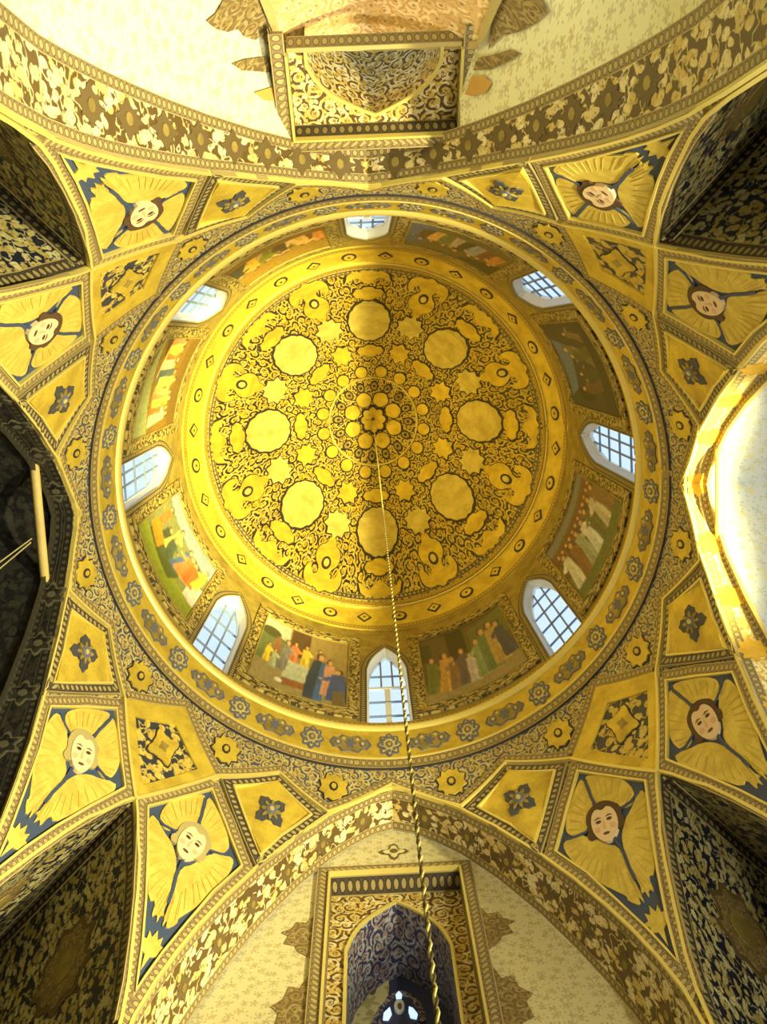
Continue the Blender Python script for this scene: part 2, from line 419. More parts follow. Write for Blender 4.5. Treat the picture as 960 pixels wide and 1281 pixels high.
# dome arabesque medallions ------------------------------------------------
def circ(r, n=24, lob=0, amp=0, ph=0, sx=1, sy=1):
    return [(sx*r*(1+amp*abs(math.cos(lob*a/2+ph)) if lob else sx*r)*math.cos(a) if lob else sx*r*math.cos(a),
             sy*r*(1+amp*abs(math.cos(lob*a/2+ph)))*math.sin(a) if lob else sy*r*math.sin(a)) for a in [2*PI*i/n for i in range(n)]]
def dome_motif(name, layers, t, r, parent=ceiling, step=.28):
    """layers in local metres: x tangential, y outward along the slope; r in units of S"""
    p = phi(t); h = float(np.interp(-r, -DR, DH)); e = .04
    dh = (float(np.interp(-(r+e), -DR, DH))-float(np.interp(-max(0, r-e), -DR, DH)))/(r+e-max(0, r-e)); k = 1/math.hypot(1, dh)
    er = (math.cos(p), math.sin(p)); et = (-er[1], er[0])
    def f(a, b, off):
        x = er[0]*(r*S+b*k**.15)+et[0]*a; y = er[1]*(r*S+b*k**.15)+et[1]*a
        return dome_xy(x, y, off)
    return relief(name, layers, f, parent, step)
disc = [(x, y) for x, y in circ(.60, 48, 14, .06)]
lozenge = [(0, .34), (.14, .22), (.30, .24), (.24, .08), (.32, 0), (.24, -.1), (.28, -.24), (.12, -.2), (0, -.34), (-.12, -.2), (-.28, -.24), (-.24, -.1), (-.32, 0), (-.24, .08), (-.30, .24), (-.14, .22)]
cart_s = [(.42, 0), (.34, .12), (.2, .13), (.12, .19), (0, .2), (-.12, .19), (-.2, .13), (-.34, .12), (-.42, 0), (-.34, -.12), (-.2, -.13), (-.12, -.19), (0, -.2), (.12, -.19), (.2, -.13), (.34, -.12)]
cart_l = [(x*1.05, y*.9) for x, y in cart_s]
quat = [(0, .62), (.12, .40), (.34, .42), (.38, .2), (.58, .12), (.46, -.06), (.52, -.26), (.32, -.28), (.22, -.5), (.08, -.36), (0, -.42), (-.08, -.36), (-.22, -.5), (-.32, -.28), (-.52, -.26), (-.46, -.06), (-.58, .12), (-.38, .2), (-.34, .42), (-.12, .40)]
fleur_h = [(0, -.62), (.10, -.56), (.12, -.42), (.26, -.36), (.34, -.20), (.30, -.02), (.17, .10), (.15, .22), (.24, .30), (.34, .22), (.36, .06), (.47, .10), (.51, .28), (.44, .44), (.28, .52), (.14, .50), (0, .60)]
fleur = smooth([(x*1.12, y) for x, y in fleur_h+[(-x, y) for x, y in fleur_h[-2:0:-1]]], 1)
bat = [(x*.66, y*.62) for x, y in [(-.95, -.26), (-.70, -.12), (-.5, .0), (-.3, -.1), (-.18, -.22), (0, -.3), (.18, -.22), (.3, -.1), (.5, .0), (.70, -.12), (.95, -.26), (.86, .06), (.62, .22), (.36, .20), (.16, .30), (0, .24), (-.16, .30), (-.36, .20), (-.62, .22), (-.86, .06)]]
def off_poly(p, k): return [(x*k, y*k) for x, y in p]
def ringl(cx, cy, r, w_, mat, off):
    o = [(cx+r*math.cos(a), cy+r*math.sin(a)) for a in [2*PI*i/14 for i in range(14)]]
    return o
for k in range(8):
    t = 45*k
    dome_motif('disc_medallion', [(off_poly(disc, 1.09), ink, .012), (disc, gold_pale, .03)], t, .646)
    dome_motif('long_cartouche', [(off_poly(cart_s, 1.14), ink, .012), (cart_s, gold, .03)], t, .468)
    dome_motif('lozenge_medallion', [(off_poly(lozenge, 1.14), ink, .012), (lozenge, gold, .03)], t+22.5, .475)
    dome_motif('lobed_medallion', [(off_poly(quat, .80), ink, .012), (off_poly(quat, .72), gold_pale, .03)], t+22.5, .645)
    dome_motif('outer_cartouche', [(off_poly(cart_l, 1.12), ink, .012), (cart_l, gold, .03)], t, .795)
    dome_motif('winged_medallion', [(off_poly(fleur, 1.06), ink, .012), (fleur, gold, .03), (circ(.14, 14), ink, .045), (circ(.085, 12), gold_pale, .055)], t+22.5, .812)
    dome_motif('crescent_cartouche', [(off_poly(bat, 1.1), ink, .012), (bat, gold, .03)], t, .872, step=.25)
    dome_motif('petal_medallion', [(off_poly(circ(.24, 20, 5, .08), 1.12), ink, .012), (circ(.24, 20, 5, .08), gold, .03)], t+22.5, .150)
for k in range(16):
    dome_motif('small_disc', [(circ(.225, 16), ink, .012), (circ(.19, 16), gold, .03)], 22.5*k+11.2, .335)
dome_motif('apex_flower', [(circ(.42, 32, 8, .25), ink, .03), (circ(.36, 32, 8, .25), gold, .05), (circ(.08, 12), ink, .08)], 0, .002, step=.12)
for rr_, w_ in ((.292, .05),):
    pts = []; nr = []
    for i in range(96):
        a = 2*PI*i/96; pts.append(dome_xy(rr_*S*math.cos(a), rr_*S*math.sin(a), 0)); nr.append((dome_xy(rr_*S*math.cos(a), rr_*S*math.sin(a), .1)-pts[-1]).normalized())
    ribbon('gold_ring', pts, nr, .06, gold_pale, ceiling, .03, True)
for k in range(16):           # scroll ovals just inside the ring
    dome_motif('scroll_oval', [(circ(.17, 16, 0, 0, 0, .8, 1.1), ink, .015), (circ(.12, 14, 0, 0, 0, .8, 1.1), gold_dull, .025), (circ(.05, 8), ink, .035)], 22.5*k+4, .235)
strip('dashed_border', [(t, 5.175) for t in range(0, 360, 2)], .16, b_dash, ceiling, 0, .03, True)
strip('inner_border', [(t, 5.235) for t in range(0, 360, 2)], .26, b_dark, ceiling, 0, .015, True)
strip('dashed_border', [(t, 4.965) for t in range(0, 360, 2)], .16, b_dash, trim1, 0, .03, True)
strip('gold_fillet', [(t, 5.14) for t in range(0, 360, 2)], .05, gold_line, trim1, 0, .04, True)
for k in range(32):
    p = []
    n = 16 if k % 2 else 4
    def pf(a, b, off, t0=11.25*k+5.6): return P(t0+math.degrees(a/S/.965), 5.055+b/S/1.06, off)
    o = [(.20*math.cos(2*PI*i/n), .20*math.sin(2*PI*i/n)) for i in range(n)]
    if not (k % 2): o = [(0, .22), (.09, .12), (.20, 0), (.09, -.12), (0, -.22), (-.09, -.12), (-.20, 0), (-.09, .12)]
    relief('band_ring', [(o, ink, .015), (off_poly(o, .70), gold, .025), (off_poly(o, .2), ink, .03)], pf, trim1)

# drum wall with the eight window openings ----------------------------------
WT0, WT1 = 3.70, 4.655        # sill and apex
def wtop(x, hw):              # x in [-1,1] -> height of pointed head
    a = abs(x); return 4.30+(WT1-4.30)*(1-a**1.2*.72-a**8*.28)
HW = 5.3                      # half width in degrees
wcent = [2*0-.6, 43.9, 89.9, 135.2, 180.4, 225.0, 270.0, 314.8]
WINC = []
for k in range(8):
    # centre of each window, as canonical angle
    tt = 45.0*k
    WINC.append(tt + [-.8, -.5, -.4, 0, 0, 0, 0, 0][k])
V = []; UV = []; F = []
def addq(a): F.append(a)
for k in range(8):
    c = WINC[k]; c2 = WINC[(k+1) % 8] + (360 if k == 7 else 0)
    # solid wall between windows
    ts = np.linspace(c+HW, c2-HW, 27); b = len(V)
    hs = [3.36]+list(np.linspace(H_RING, H_BAND, 8))
    for t in ts:
        for h in hs: V.append(P(t, h)); UV.append((math.radians(t)*S, h*S))
    m = len(hs)
    for i in range(len(ts)-1):
        for j in range(m-1): F.append([b+i*m+j, b+i*m+j+1, b+(i+1)*m+j+1, b+(i+1)*m+j])
    # above and below the opening
    xs = np.linspace(-1, 1, 25); b = len(V)
    for x in xs:
        t = c+x*HW; top = wtop(x, HW)
        for h in (3.36, WT0-.03, top, (top+H_BAND)/2, H_BAND): V.append(P(t, h)); UV.append((math.radians(t)*S, h*S))
    for i in range(24):
        for j in (0, 2, 3): F.append([b+i*5+j, b+i*5+j+1, b+(i+1)*5+j+1, b+(i+1)*5+j])
drum = struct(mesh_obj('wall_drum', V, F, gold_dull, None, UV, smooth=True), 'gilded drum wall under the dome, pierced by eight pointed windows')
outl = lambda c, k=1.0, dh=0.0, n=20: [(c-HW*k, WT0-.03)]+[(c+x*HW*k, wtop(x, 1)+dh) for x in np.linspace(-1, 1, n)]+[(c+HW*k, WT0-.03)]
places = ['at the right, above the bright side arch', 'at lower right', 'at the foot of the picture, with double casements, crossed by the chain', 'at lower left', 'at the left edge of the drum', 'at upper left', 'at the top of the drum, half hidden by the ledge', 'at upper right']
for k in range(8):
    c = WINC[k]
    w_ = bpy.data.objects.new('window_%d' % (k+1), None); COL.objects.link(w_); cp = P(c, 4.1); w_.location = cp
    struct(w_, 'pointed drum window %s' % places[k])
    # splayed reveal
    n = 26; o1 = outl(c, 1, 0, n); o2 = outl(c, .90, -.025, n)
    V = [P(a, b, 0) for a, b in o1]+[P(a, b, -.20) for a, b in o2]; m = len(o1)
    # sill
    F = [[i, i+1, m+i+1, m+i] for i in range(m-1)]+[[m-1, 0, m, 2*m-1]]
    mesh_obj('reveal', V, F, white, w_)
    # frame outside the splay, then bars and panes
    o3 = outl(c, .86, -.035, n)
    o3 = [(a, max(b, WT0+.0)) for a, b in o3]
    V = [P(a, b, -.18) for a, b in o2]+[P(a, b, -.18) for a, b in o3]+[P(a, b, -.26) for a, b in o2]+[P(a, b, -.26) for a, b in o3]
    F = []
    for i in range(m):
        j = (i+1) % m; F += [[i, j, m+j, m+i], [m+i, m+j, 3*m+j, 3*m+i], [2*m+i, 3*m+i, 3*m+j, 2*m+j]]
    fr = mesh_obj('window_frame', V, F, white, w_)
    kk = .86
    cas = k in (2, 6)
    def topat(x): return wtop(max(-1, min(1, x/kk)), 1)-.035
    bars = []
    def vbar(x, h0, h1, ww=.035):
        dx = ww/ (S*math.radians(HW))/2
        a = [P(c+(x-dx)*HW, h0, -.24), P(c+(x+dx)*HW, h0, -.24), P(c+(x+dx)*HW, h1, -.24), P(c+(x-dx)*HW, h1, -.24)]
        b_ = [P(c+(x-dx)*HW, h0, -.20), P(c+(x+dx)*HW, h0, -.20), P(c+(x+dx)*HW, h1, -.20), P(c+(x-dx)*HW, h1, -.20)]
        return a+b_
    def hbar(h, x0, x1, ww=.035):
        dh = ww/S/2
        a = [P(c+x0*HW, h-dh, -.24), P(c+x1*HW, h-dh, -.24), P(c+x1*HW, h+dh, -.24), P(c+x0*HW, h+dh, -.24)]
        b_ = [P(c+x0*HW, h-dh, -.20), P(c+x1*HW, h-dh, -.20), P(c+x1*HW, h+dh, -.20), P(c+x0*HW, h+dh, -.20)]
        return a+b_
    def hx(h):
        for i in range(60):
            x = kk*(1-i/60)
            if topat(x) >= h: return x
        return .05
    if cas:
        rows = [3.72, 3.88, 4.04, 4.20, 4.36]
        vx = [0.0]; hh = [3.88, 4.02, 4.36]
        bars.append(('window_mullion', vbar(0, 3.70, 4.19, .12), white)); bars.append(('window_transom', hbar(4.19, -kk, kk, .10), white))
        for x in (-.27, .27): bars.append(('window_bar', vbar(x, 4.19, topat(x), .04), lead))
        for h in (3.86, 4.02): bars.append(('window_bar', hbar(h, -kk, kk, .04), lead))
        bars.append(('window_bar', hbar(4.345, -hx(4.345), hx(4.345), .04), lead))
        vdiv = lambda h: [-kk, 0, kk] if h < 4.19 else [-kk, -.27, .27, kk]; hdiv = [3.70, 3.86, 4.02, 4.19, 4.345, 4.60]
    else:
        for x in (-.27, .27): bars.append(('window_bar', vbar(x, 3.70, topat(x)), lead))
        hdiv = [3.70, 3.90, 4.08, 4.26, 4.44, 4.60]
        for h in hdiv[1:-1]: bars.append(('window_bar', hbar(h, -hx(h), hx(h)), lead))
        vdiv = lambda h: [-kk, -.27, .27, kk]
    for nm, b8, mt in bars: solid(nm, [b8], mt, fr)
    for j in range(len(hdiv)-1):
        xs = vdiv((hdiv[j]+hdiv[j+1])/2)
        for i in range(len(xs)-1):
            a0, a1 = xs[i]+.02, xs[i+1]-.02
            lo = hdiv[j]+.003
            q = []
            for x in np.linspace(a0, a1, 7): q.append((x, min(hdiv[j+1]-.003, topat(x)-.002)))
            if max(h for x, h in q) < lo+.01: continue
            q = [(x, max(h, lo+.001)) for x, h in q]
            V = [P(c+x*HW, lo, -.225) for x, h in q]+[P(c+x*HW, h, -.225) for x, h in q]; m_ = len(q)
            V += [P(c+x*HW, lo, -.233) for x, h in q]+[P(c+x*HW, h, -.233) for x, h in q]
            F = [[i_, i_+1, m_+i_+1, m_+i_] for i_ in range(m_-1)]+[[2*m_+i_, 3*m_+i_, 3*m_+i_+1, 2*m_+i_+1] for i_ in range(m_-1)]
            mesh_obj('pane', V, F, glass, fr)
    strip('window_border', outl(c, 1.16, .028, 20), .17, b_dark, w_, 0, .03, False, (1.5, .1))
# sill ledge strip and cornice
strip('sill_border', [(t, 3.665) for t in range(0, 360, 2)], .16, b_dash, drum, 0, .03, True)
V = []; F = []; prof_c = [(3.600, 0.0), (3.606, .05), (3.614, .085), (3.628, .09), (3.636, .06), (3.64, 0)]
for i in range(256):
    for h, o in prof_c: V.append(P(i*360/256, h, o))
m = len(prof_c)
for i in range(256):
    for j in range(m-1):
        a = i*m+j; b = ((i+1) % 256)*m+j; F.append([a, a+1, b+1, b])
trim2 = struct(mesh_obj('trim_2', V, F, gold_line, None, smooth=True), 'thin gilded cornice running round below the drum windows')
# frieze
trim3 = struct(revolve('trim_3', [3.345, 3.42, 3.5, 3.56, 3.605], gold, None, 256, .01), 'gilded frieze of blue rosettes and oblong cartouches below the cornice')
def frf(t0, h0=3.47):
    return lambda a, b, off: P(t0+math.degrees(a*.66/S), h0+b*1.5/S, off+.01)
flower = lambda r, n=8, a=.35: [(r*(1+a*math.cos(n*w))/(1+a)*math.cos(w), r*(1+a*math.cos(n*w))/(1+a)*math.sin(w)) for w in [2*PI*i/(n*5) for i in range(n*5)]]
slate = m_plain('blue_rosette_paint', srgb(98, 104, 128), .6)
for k in range(21):
    t0 = 90+360/21*k
    ls = [(flower(.36, 8, .12), slate, .012), (flower(.30, 8, .3), gold_pale, .02), (circ(.10, 12), slate, .028), (circ(.05, 8), gold, .034)]
    for j in range(8):
        a = 2*PI*j/8; ls.append(([(.20*math.cos(a)+.045*math.cos(b), .20*math.sin(a)+.045*math.sin(b)) for b in [2*PI*i/6 for i in range(6)]], slate, .028))
    relief('round_rosette', ls, frf(t0), trim3)
    ob = [(.62, 0), (.5, .16), (.36, .14), (.24, .26), (0, .20), (-.24, .26), (-.36, .14), (-.5, .16), (-.62, 0), (-.5, -.16), (-.36, -.14), (-.24, -.26), (0, -.20), (.24, -.26), (.36, -.14), (.5, -.16)]
    ls = [(ob, slate, .012), (off_poly(ob, .86), gold_dull, .018), (flower(.17, 6, .3), slate, .026)]
    for sx in (-1, 1):
        ls.append(([(sx*.36+.11*math.cos(b), .10*math.sin(b)) for b in [2*PI*i/8 for i in range(8)]], slate, .026))
        ls.append(([(sx*.36+.05*math.cos(b), .05*math.sin(b)) for b in [2*PI*i/6 for i in range(6)]], gold_pale, .032))
        ls.append(([(sx*.2+.05*math.cos(b), .13+.04*math.sin(b)) for b in [2*PI*i/6 for i in range(6)]], gold_pale, .026))
    relief('oblong_cartouche', ls, frf(t0+360/42), trim3, step=.3)

# octagon zone ---------------------------------------------------------------
BIG = [(0, 3.135), (4, 3.10), (7.6, 3.04), (12, 2.95), (17.2, 2.80), (22.6, 2.60), (26.2, 2.43), (29, 2.27), (30.6, 2.16), (32, 2.04), (33.0, 1.92), (33.35, 1.75), (33.45, 1.5)]
SQ = [(0, 2.60), (1.5, 2.54), (3.2, 2.455), (4.8, 2.385), (6.4, 2.28), (8.1, 2.15), (9.9, 2.0), (10.7, 1.9), (11.05, 1.75), (11.1, 1.5)]
def edge(t):
    t = t % 90
    if t > 45: t = 90-t
    if t <= 33.45: return float(np.interp(t, [a for a, b in BIG], [b for a, b in BIG]))
    if t < 33.9: return -EYE/S
    u = 45-t
    if u <= 11.1: return float(np.interp(u, [a for a, b in SQ], [b for a, b in SQ]))
    return -EYE/S
tl = [0, 1, 2, 3, 4, 5, 6, 7, 8, 9, 10, 11, 12, 13, 14, 15, 16, 17, 18, 19, 20, 21, 22, 23, 24, 25, 26, 27, 28, 29, 29.8, 30.6, 31.3, 32, 32.6, 33.0, 33.2, 33.35, 33.45, 33.46, 33.6, 33.75, 33.89, 33.9, 34.1, 34.4, 34.8, 35.2, 36, 37, 38, 39, 40, 41, 42, 43, 44]
full = []
for k in range(4):
    full += [90*k+t for t in tl]+[90*k+45]+[90*k+90-t for t in tl[::-1] if t > 0]
full.append(360)
LV = list(np.linspace(3.36, 1.9, 22))+[1.75, 1.6, 1.5, 1.0, .4, -EYE/S]
V = []; UV = []; F = []; NR = len(LV)-1
for t in full:
    e = edge(t)
    for j in range(NR+1):
        h = max(LV[j], e); V.append(P(t, h)); UV.append((math.radians(t)*S, h*S*.6))
for i in range(len(full)-1):
    for j in range(NR):
        a = i*(NR+1)+j; F.append([a, a+NR+1, a+NR+2, a+1])
octo = struct(mesh_obj('wall_octagon', V, F, span_f, None, UV, smooth=True), 'floral pendentive zone between the eight pointed arches and the drum')
strip('bead_border', [(t, 3.312) for t in range(0, 360, 2)], .33, b_tan, octo, 0, .03, True)
strip('gold_fillet', [(t, 3.345) for t in range(0, 360, 2)], .05, gold_line, octo, 0, .05, True)
strip('gold_fillet', [(t, 3.275) for t in range(0, 360, 2)], .03, ink, octo, 0, .035, True)

def mir(poly, k, s): return [(90*k+s*a, b) for a, b in poly]
NAMES4 = ['right', 'lower', 'left', 'upper']
STAR = [(a*.62, b*.72) for a, b in [(0, .30), (.14, .25), (.22, .30), (.26, .16), (.40, .12), (.34, 0), (.40, -.12), (.26, -.16), (.22, -.30), (.14, -.25), (0, -.30), (-.14, -.25), (-.22, -.30), (-.26, -.16), (-.40, -.12), (-.34, 0), (-.40, .12), (-.26, .16), (-.22, .30), (-.14, .25)]]
def loc(t0, h0, vs=1.0):
    r = prof(h0)
    return lambda a, b, off: P(t0+math.degrees(a/S/r), h0+b*vs/S, off)
for k in range(4):
    for s in (-1, 1):
        for tt in (11.5, 34):
            relief('star_medallion', [(off_poly(STAR, 1.12), ink, .01), (STAR, gold, .03), (circ(.08, 8), ink, .04), (circ(.045, 8), gold, .05)], loc(90*k+s*tt, 3.135, 1.9), octo)
        # rib lines
    vpath = [(-33.9, 2.985), (-22.6, 3.165), (-12.3, 3.0), (0, 3.195), (12.3, 3.0), (22.6, 3.165), (33.9, 2.985)]
    strip('bead_rib', mir(vpath, k, 1), .17, b_tan, octo, 0, .04)
    strip('gold_rib', mir([(a, b-.03) for a, b in vpath], k, 1), .045, gold_line, octo, 0, .07)
    sp = [(33.9, 2.985), (45, 3.235), (56.1, 2.985)]
    strip('bead_rib', mir(sp, k, 1), .17, b_tan, octo, 0, .04)

KCORN = ['lower right', 'lower left', 'upper left', 'upper right']
for k in range(4):          # kite panels over each corner arch
    c = 90*k+45
    kp = thing('kite_panel', 'kite-shaped panel with gold border and gold star over the %s corner arch' % KCORN[k], 'panel', P(c, 2.9), 'kite panels over the corner arches')
    outer = [(-0, 3.20), (-11, 2.955), (0, 2.60), (11, 2.955)]; inner = [(0, 3.07), (-7.4, 2.93), (0, 2.68), (7.4, 2.93)]
    for i in range(4):      # flat gilded border, four boards
        j = (i+1) % 4
        relief('gold_border', [([(c+a, b) for a, b in (outer[i], outer[j], inner[j], inner[i])], gold, .05)], fsurf, kp, (2.5, .12))
    ffo = relief('floral_field', [([(c+a, b) for a, b in inner], kite_f, .02)], fsurf, kp, (2.5, .12), uvsurf)
    st4 = [(.33*(1+.22*math.cos(4*(a-PI/4))+.08*math.cos(8*a))*math.cos(a), .33*(1+.22*math.cos(4*(a-PI/4))+.08*math.cos(8*a))*math.sin(a)) for a in [2*PI*i/32 for i in range(32)]]
    relief('gold_star', [(off_poly(st4, .78), ink, .03), (off_poly(st4, .70), gold, .05), (off_poly(st4, .22), gold_dull, .06)], loc(c, 2.915, 1.6), ffo)

ARCHN = ['right-hand arch', 'bottom arch', 'left-hand arch', 'top arch']
SIDEN = {(0, 1): 'lower', (0, -1): 'upper', (1, 1): 'left', (1, -1): 'right', (2, 1): 'upper', (2, -1): 'lower', (3, 1): 'right', (3, -1): 'left'}
ROS = [(.30*(1+.26*math.cos(4*(a-PI/4))+.06*math.cos(16*a))*math.cos(a), .30*(1+.26*math.cos(4*(a-PI/4))+.06*math.cos(16*a))*math.sin(a)) for a in [2*PI*i/32 for i in range(32)]]
WA = [(40.3, 2.624), (39.9, 2.69), (38.6, 2.735), (36.6, 2.79), (34.7, 2.832), (34.2, 2.80), (34.0, 2.75), (33.9, 2.66), (35.6, 2.645), (36.5, 2.60), (38.4, 2.575), (39.6, 2.585)]
WB = [(34.0, 2.83), (32.8, 2.82), (30.5, 2.758), (29.0, 2.71), (28.0, 2.66), (27.9, 2.63), (28.9, 2.60), (30.1, 2.596), (31.6, 2.60), (32.6, 2.64), (33.6, 2.68), (33.75, 2.76)]
WC = [(41.6, 2.55), (41.4, 2.595), (40.6, 2.600), (38.8, 2.565), (36.8, 2.54), (35.4, 2.50), (34.7, 2.46), (34.2, 2.40), (33.95, 2.335), (34.2, 2.285), (33.75, 2.258), (34.3, 2.263), (34.4, 2.225), (34.8, 2.262), (35.4, 2.232), (35.6, 2.30), (36.6, 2.285), (38.2, 2.37), (39.9, 2.46)]
WD = [(34.0, 2.465), (32.4, 2.50), (31.3, 2.557), (28.8, 2.605), (26.9, 2.605), (26.4, 2.575), (27.1, 2.49), (28.4, 2.43), (29.7, 2.36), (31.0, 2.312), (31.9, 2.278), (31.7, 2.262), (33.0, 2.222), (33.2, 2.262), (33.6, 2.215), (33.6, 2.29), (33.8, 2.334), (34.0, 2.40)]
skin = m_plain('painted_skin', srgb(226, 200, 160), .6, 0, .1)
skin_d = m_plain('painted_blush', srgb(214, 174, 136), .6, 0, .1)
hair_m = m_plain('painted_brown_hair', srgb(84, 60, 40), .7)
hair_g = m_plain('painted_grey_hair', srgb(170, 156, 104), .7)
feature = m_plain('painted_features', srgb(96, 66, 52), .7)
featl = m_plain('feather_line', srgb(196, 170, 76), .6)
bluepaint = m_plain('blue_grey_ground', srgb(56, 72, 104), .6)
faceF = {}
def ell(cx, cy, rx, ry, n=16, rot=0):
    return [(cx+rx*math.cos(a)*math.cos(rot)-ry*math.sin(a)*math.sin(rot), cy+rx*math.cos(a)*math.sin(rot)+ry*math.sin(a)*math.cos(rot)) for a in [2*PI*i/n for i in range(n)]]
for k in range(4):
    for s in (-1, 1):
        side = SIDEN[(k, s)]
        # --- diamond panel with two gilded facets
        dp = thing('diamond_panel', 'gold faceted diamond panel with dark rosette, %s side of the %s' % (side, ARCHN[k]), 'panel', P(90*k+s*22.6, 2.88), 'faceted gold panels beside the big arches')
        Q = [(22.65, 3.06), (30.3, 2.94), (22.7, 2.655), (19.9, 2.78), (15.3, 2.93)]
        def fold(a, b, off, k=k, s=s):     # raised along the crease from top corner to bottom corner
            d = abs(a-22.65)/7.6; return P(90*k+s*a, b, off+.09*(1-min(1, d)))
        relief('gold_facet', [([Q[0], Q[1], Q[2]], gold, .03)], fold, dp, (1.6, .1))
        relief('gold_facet', [([Q[0], Q[2], Q[3], Q[4]], gold, .03)], fold, dp, (1.6, .1))
        slate_d = bpy.data.materials.get('dark_slate_paint') or m_plain('dark_slate_paint', srgb(66, 68, 78), .6)
        fo = lambda a, b, off, k=k, s=s: fold(22.65+math.degrees(a*.8/S), 2.875+b*1.25/S, off)
        relief('dark_rosette', [(off_poly(ROS, .92), slate_d, .05), (flower(.22, 8, .35), gold_dull, .065), (circ(.11, 8), slate, .075), (circ(.05, 8), gold_pale, .085)], fo, dp, .12)
        fr_path = [(22.65, 3.092), (31.7, 2.945), (22.75, 2.628), (19.4, 2.765), (13.9, 2.94)]
        strip('bead_frame', mir(fr_path, k, s), .17, b_dark, dp, .0, .06, True)
        strip('gold_fillet', mir([(22.65, 3.063), (30.35, 2.94), (22.7, 2.652), (19.85, 2.78), (15.2, 2.93)], k, s), .035, gold_line, dp, 0, .09, True)
        # --- cherub panel
        dark = (k, s) in ((0, 1), (0, -1))
        cp = thing('cherub_panel', 'painted cherub face with four golden wings on blue, %s side of the %s' % (side, ARCHN[k]), 'painting', P(90*k+s*33.9, 2.5), 'winged cherub paintings')
        BL = [(33.9, 2.872), (29.5, 2.735), (25.15, 2.58), (28.3, 2.43), (30.5, 2.28), (32.4, 2.14), (33.9, 2.0), (35.3, 2.14), (37.1, 2.28), (39.6, 2.44), (42.65, 2.61), (38.3, 2.745)]
        relief('blue_ground', [(mir(BL, k, s), bluepaint, .015)], fsurf, cp, (2.0, .1))
        for nm, w_ in (('wing', WA), ('wing', WB), ('wing', WC), ('wing', WD)):
            sm = smooth(w_, 1)
            ls = [(mir(sm, k, s), gold_wing, .035)]
            cx = sum(a for a, b in sm)/len(sm); cy = sum(b for a, b in sm)/len(sm)
            n0 = 9 if nm else 0
            tips = [q for q in dens(sm, (.9, .035))]
            fx, fy = 33.9, 2.55
            for q in tips[::2]:       # feather strokes from near the face towards the wing edge
                a0, b0 = fx+(q[0]-fx)*.62, fy+(q[1]-fy)*.62; a1, b1 = fx+(q[0]-fx)*.93, fy+(q[1]-fy)*.93
                # keep stroke only if its midpoint lies in this wing
                ins = False; mx_, my_ = (a0+a1)/2, (b0+b1)/2; j = len(sm)-1
                for i in range(len(sm)):
                    if (sm[i][1] > my_) != (sm[j][1] > my_) and mx_ < (sm[j][0]-sm[i][0])*(my_-sm[i][1])/(sm[j][1]-sm[i][1])+sm[i][0]: ins = not ins
                    j = i
                if ins:
                    dx, dy = (a1-a0), (b1-b0)*10; L = math.hypot(dx, dy) or 1; px, py = -dy/L*.12, dx/L*.012
                    ls.append((mir([(a0, b0), (a1, b1), (a1+px, b1+py)], k, s), featl, .042))
            relief('wing', ls, fsurf, cp, (2.2, .12), None)
        for pth in ([(33.9, 2.63), (33.85, 2.72), (34.3, 2.81)], [(35.6, 2.62), (37.0, 2.59), (39.0, 2.585), (41.0, 2.60)], [(32.4, 2.62), (30.8, 2.59), (29.0, 2.595), (27.2, 2.61)], [(34.1, 2.50), (34.3, 2.43), (33.95, 2.36), (33.9, 2.31)]):
            strip('wing_parting', mir(pth, k, s), .045, bluepaint, cp, .03, .02)
        # sun below the wings
        sunp = [(-.0, .26), (.05, .13), (.12, .20), (.12, .08), (.26, .06), (.14, 0), (.15, -.08), (.06, -.12), (.03, -.34), (-.03, -.12), (-.15, -.08), (-.14, 0), (-.26, .06), (-.12, .08), (-.12, .20), (-.05, .13)]
        relief('gold_bud', [(off_poly(sunp, .8), gold_wing, .035)], loc(90*k+s*33.9, 2.145, 1.5), cp)
        # face, local metres, s mirrors it
        gr = k == 1 and s == 1 or k == 2 and s == -1
        hm = hair_g if gr else hair_m
        tilt = {(1, 1): .25, (2, -1): -.45, (1, -1): .25, (0, 1): .2, (3, 1): .1, (3, -1): .25, (2, 1): -.2, (0, -1): .2}[(k, s)]
        base = loc(90*k+s*33.9, 2.575, 1.45)
        ct, st_ = math.cos(tilt), math.sin(tilt)
        ff = lambda a, b, off: base(.84*(a*ct-b*st_), .84*(a*st_+b*ct), off)
        hair_p = [(-.28, -.20), (-.36, -.05), (-.30, .06), (-.34, .20), (-.20, .34), (-.04, .42), (.14, .40), (.30, .28), (.34, .10), (.30, -.02), (.37, -.14), (.28, -.24), (.0, -.1)]
        relief('hair', [(smooth(hair_p, 1), hm, .055)], ff, cp)
        face_p = [(-.20, .20), (-.10, .28), (0, .22), (.10, .29), (.20, .22), (.245, .04), (.22, -.14), (.13, -.28), (0, -.35), (-.13, -.28), (-.22, -.14), (-.245, .04)]
        ls = [(smooth(face_p, 1), skin, .07)]
        for q in (-1, 1):
            ls += [(ell(q*.10, .03, .052, .026, 8), feature, .08), (ell(q*.10, .03, .02, .02, 6), ink, .084), ([(q*.04, .085), (q*.10, .115), (q*.17, .085), (q*.10, .095)], feature, .08), (ell(q*.14, -.10, .055, .05, 10), skin_d, .075)]
        ls += [([(0, .06), (.04, -.10), (0, -.12), (-.02, -.10)], skin_d, .08), (ell(0, -.20, .06, .022, 8), feature, .08)]
        relief('face', ls, ff, cp)
        # frame strips
        fp = [(33.9, 2.910), (29.0, 2.765), (24.0, 2.575), (27.3, 2.42), (29.7, 2.27), (31.3, 2.16), (32.6, 2.04), (33.7, 1.90)]
        fp2 = [(33.9, 2.910), (38.9, 2.765), (43.8, 2.612), (40.6, 2.435), (38.1, 2.28), (36.4, 2.15), (34.9, 2.01), (34.1, 1.90)]
        strip('bead_frame', mir(fp, k, s), .17, b_tan, cp, 0, .05, more=[mir(fp2, k, s)])
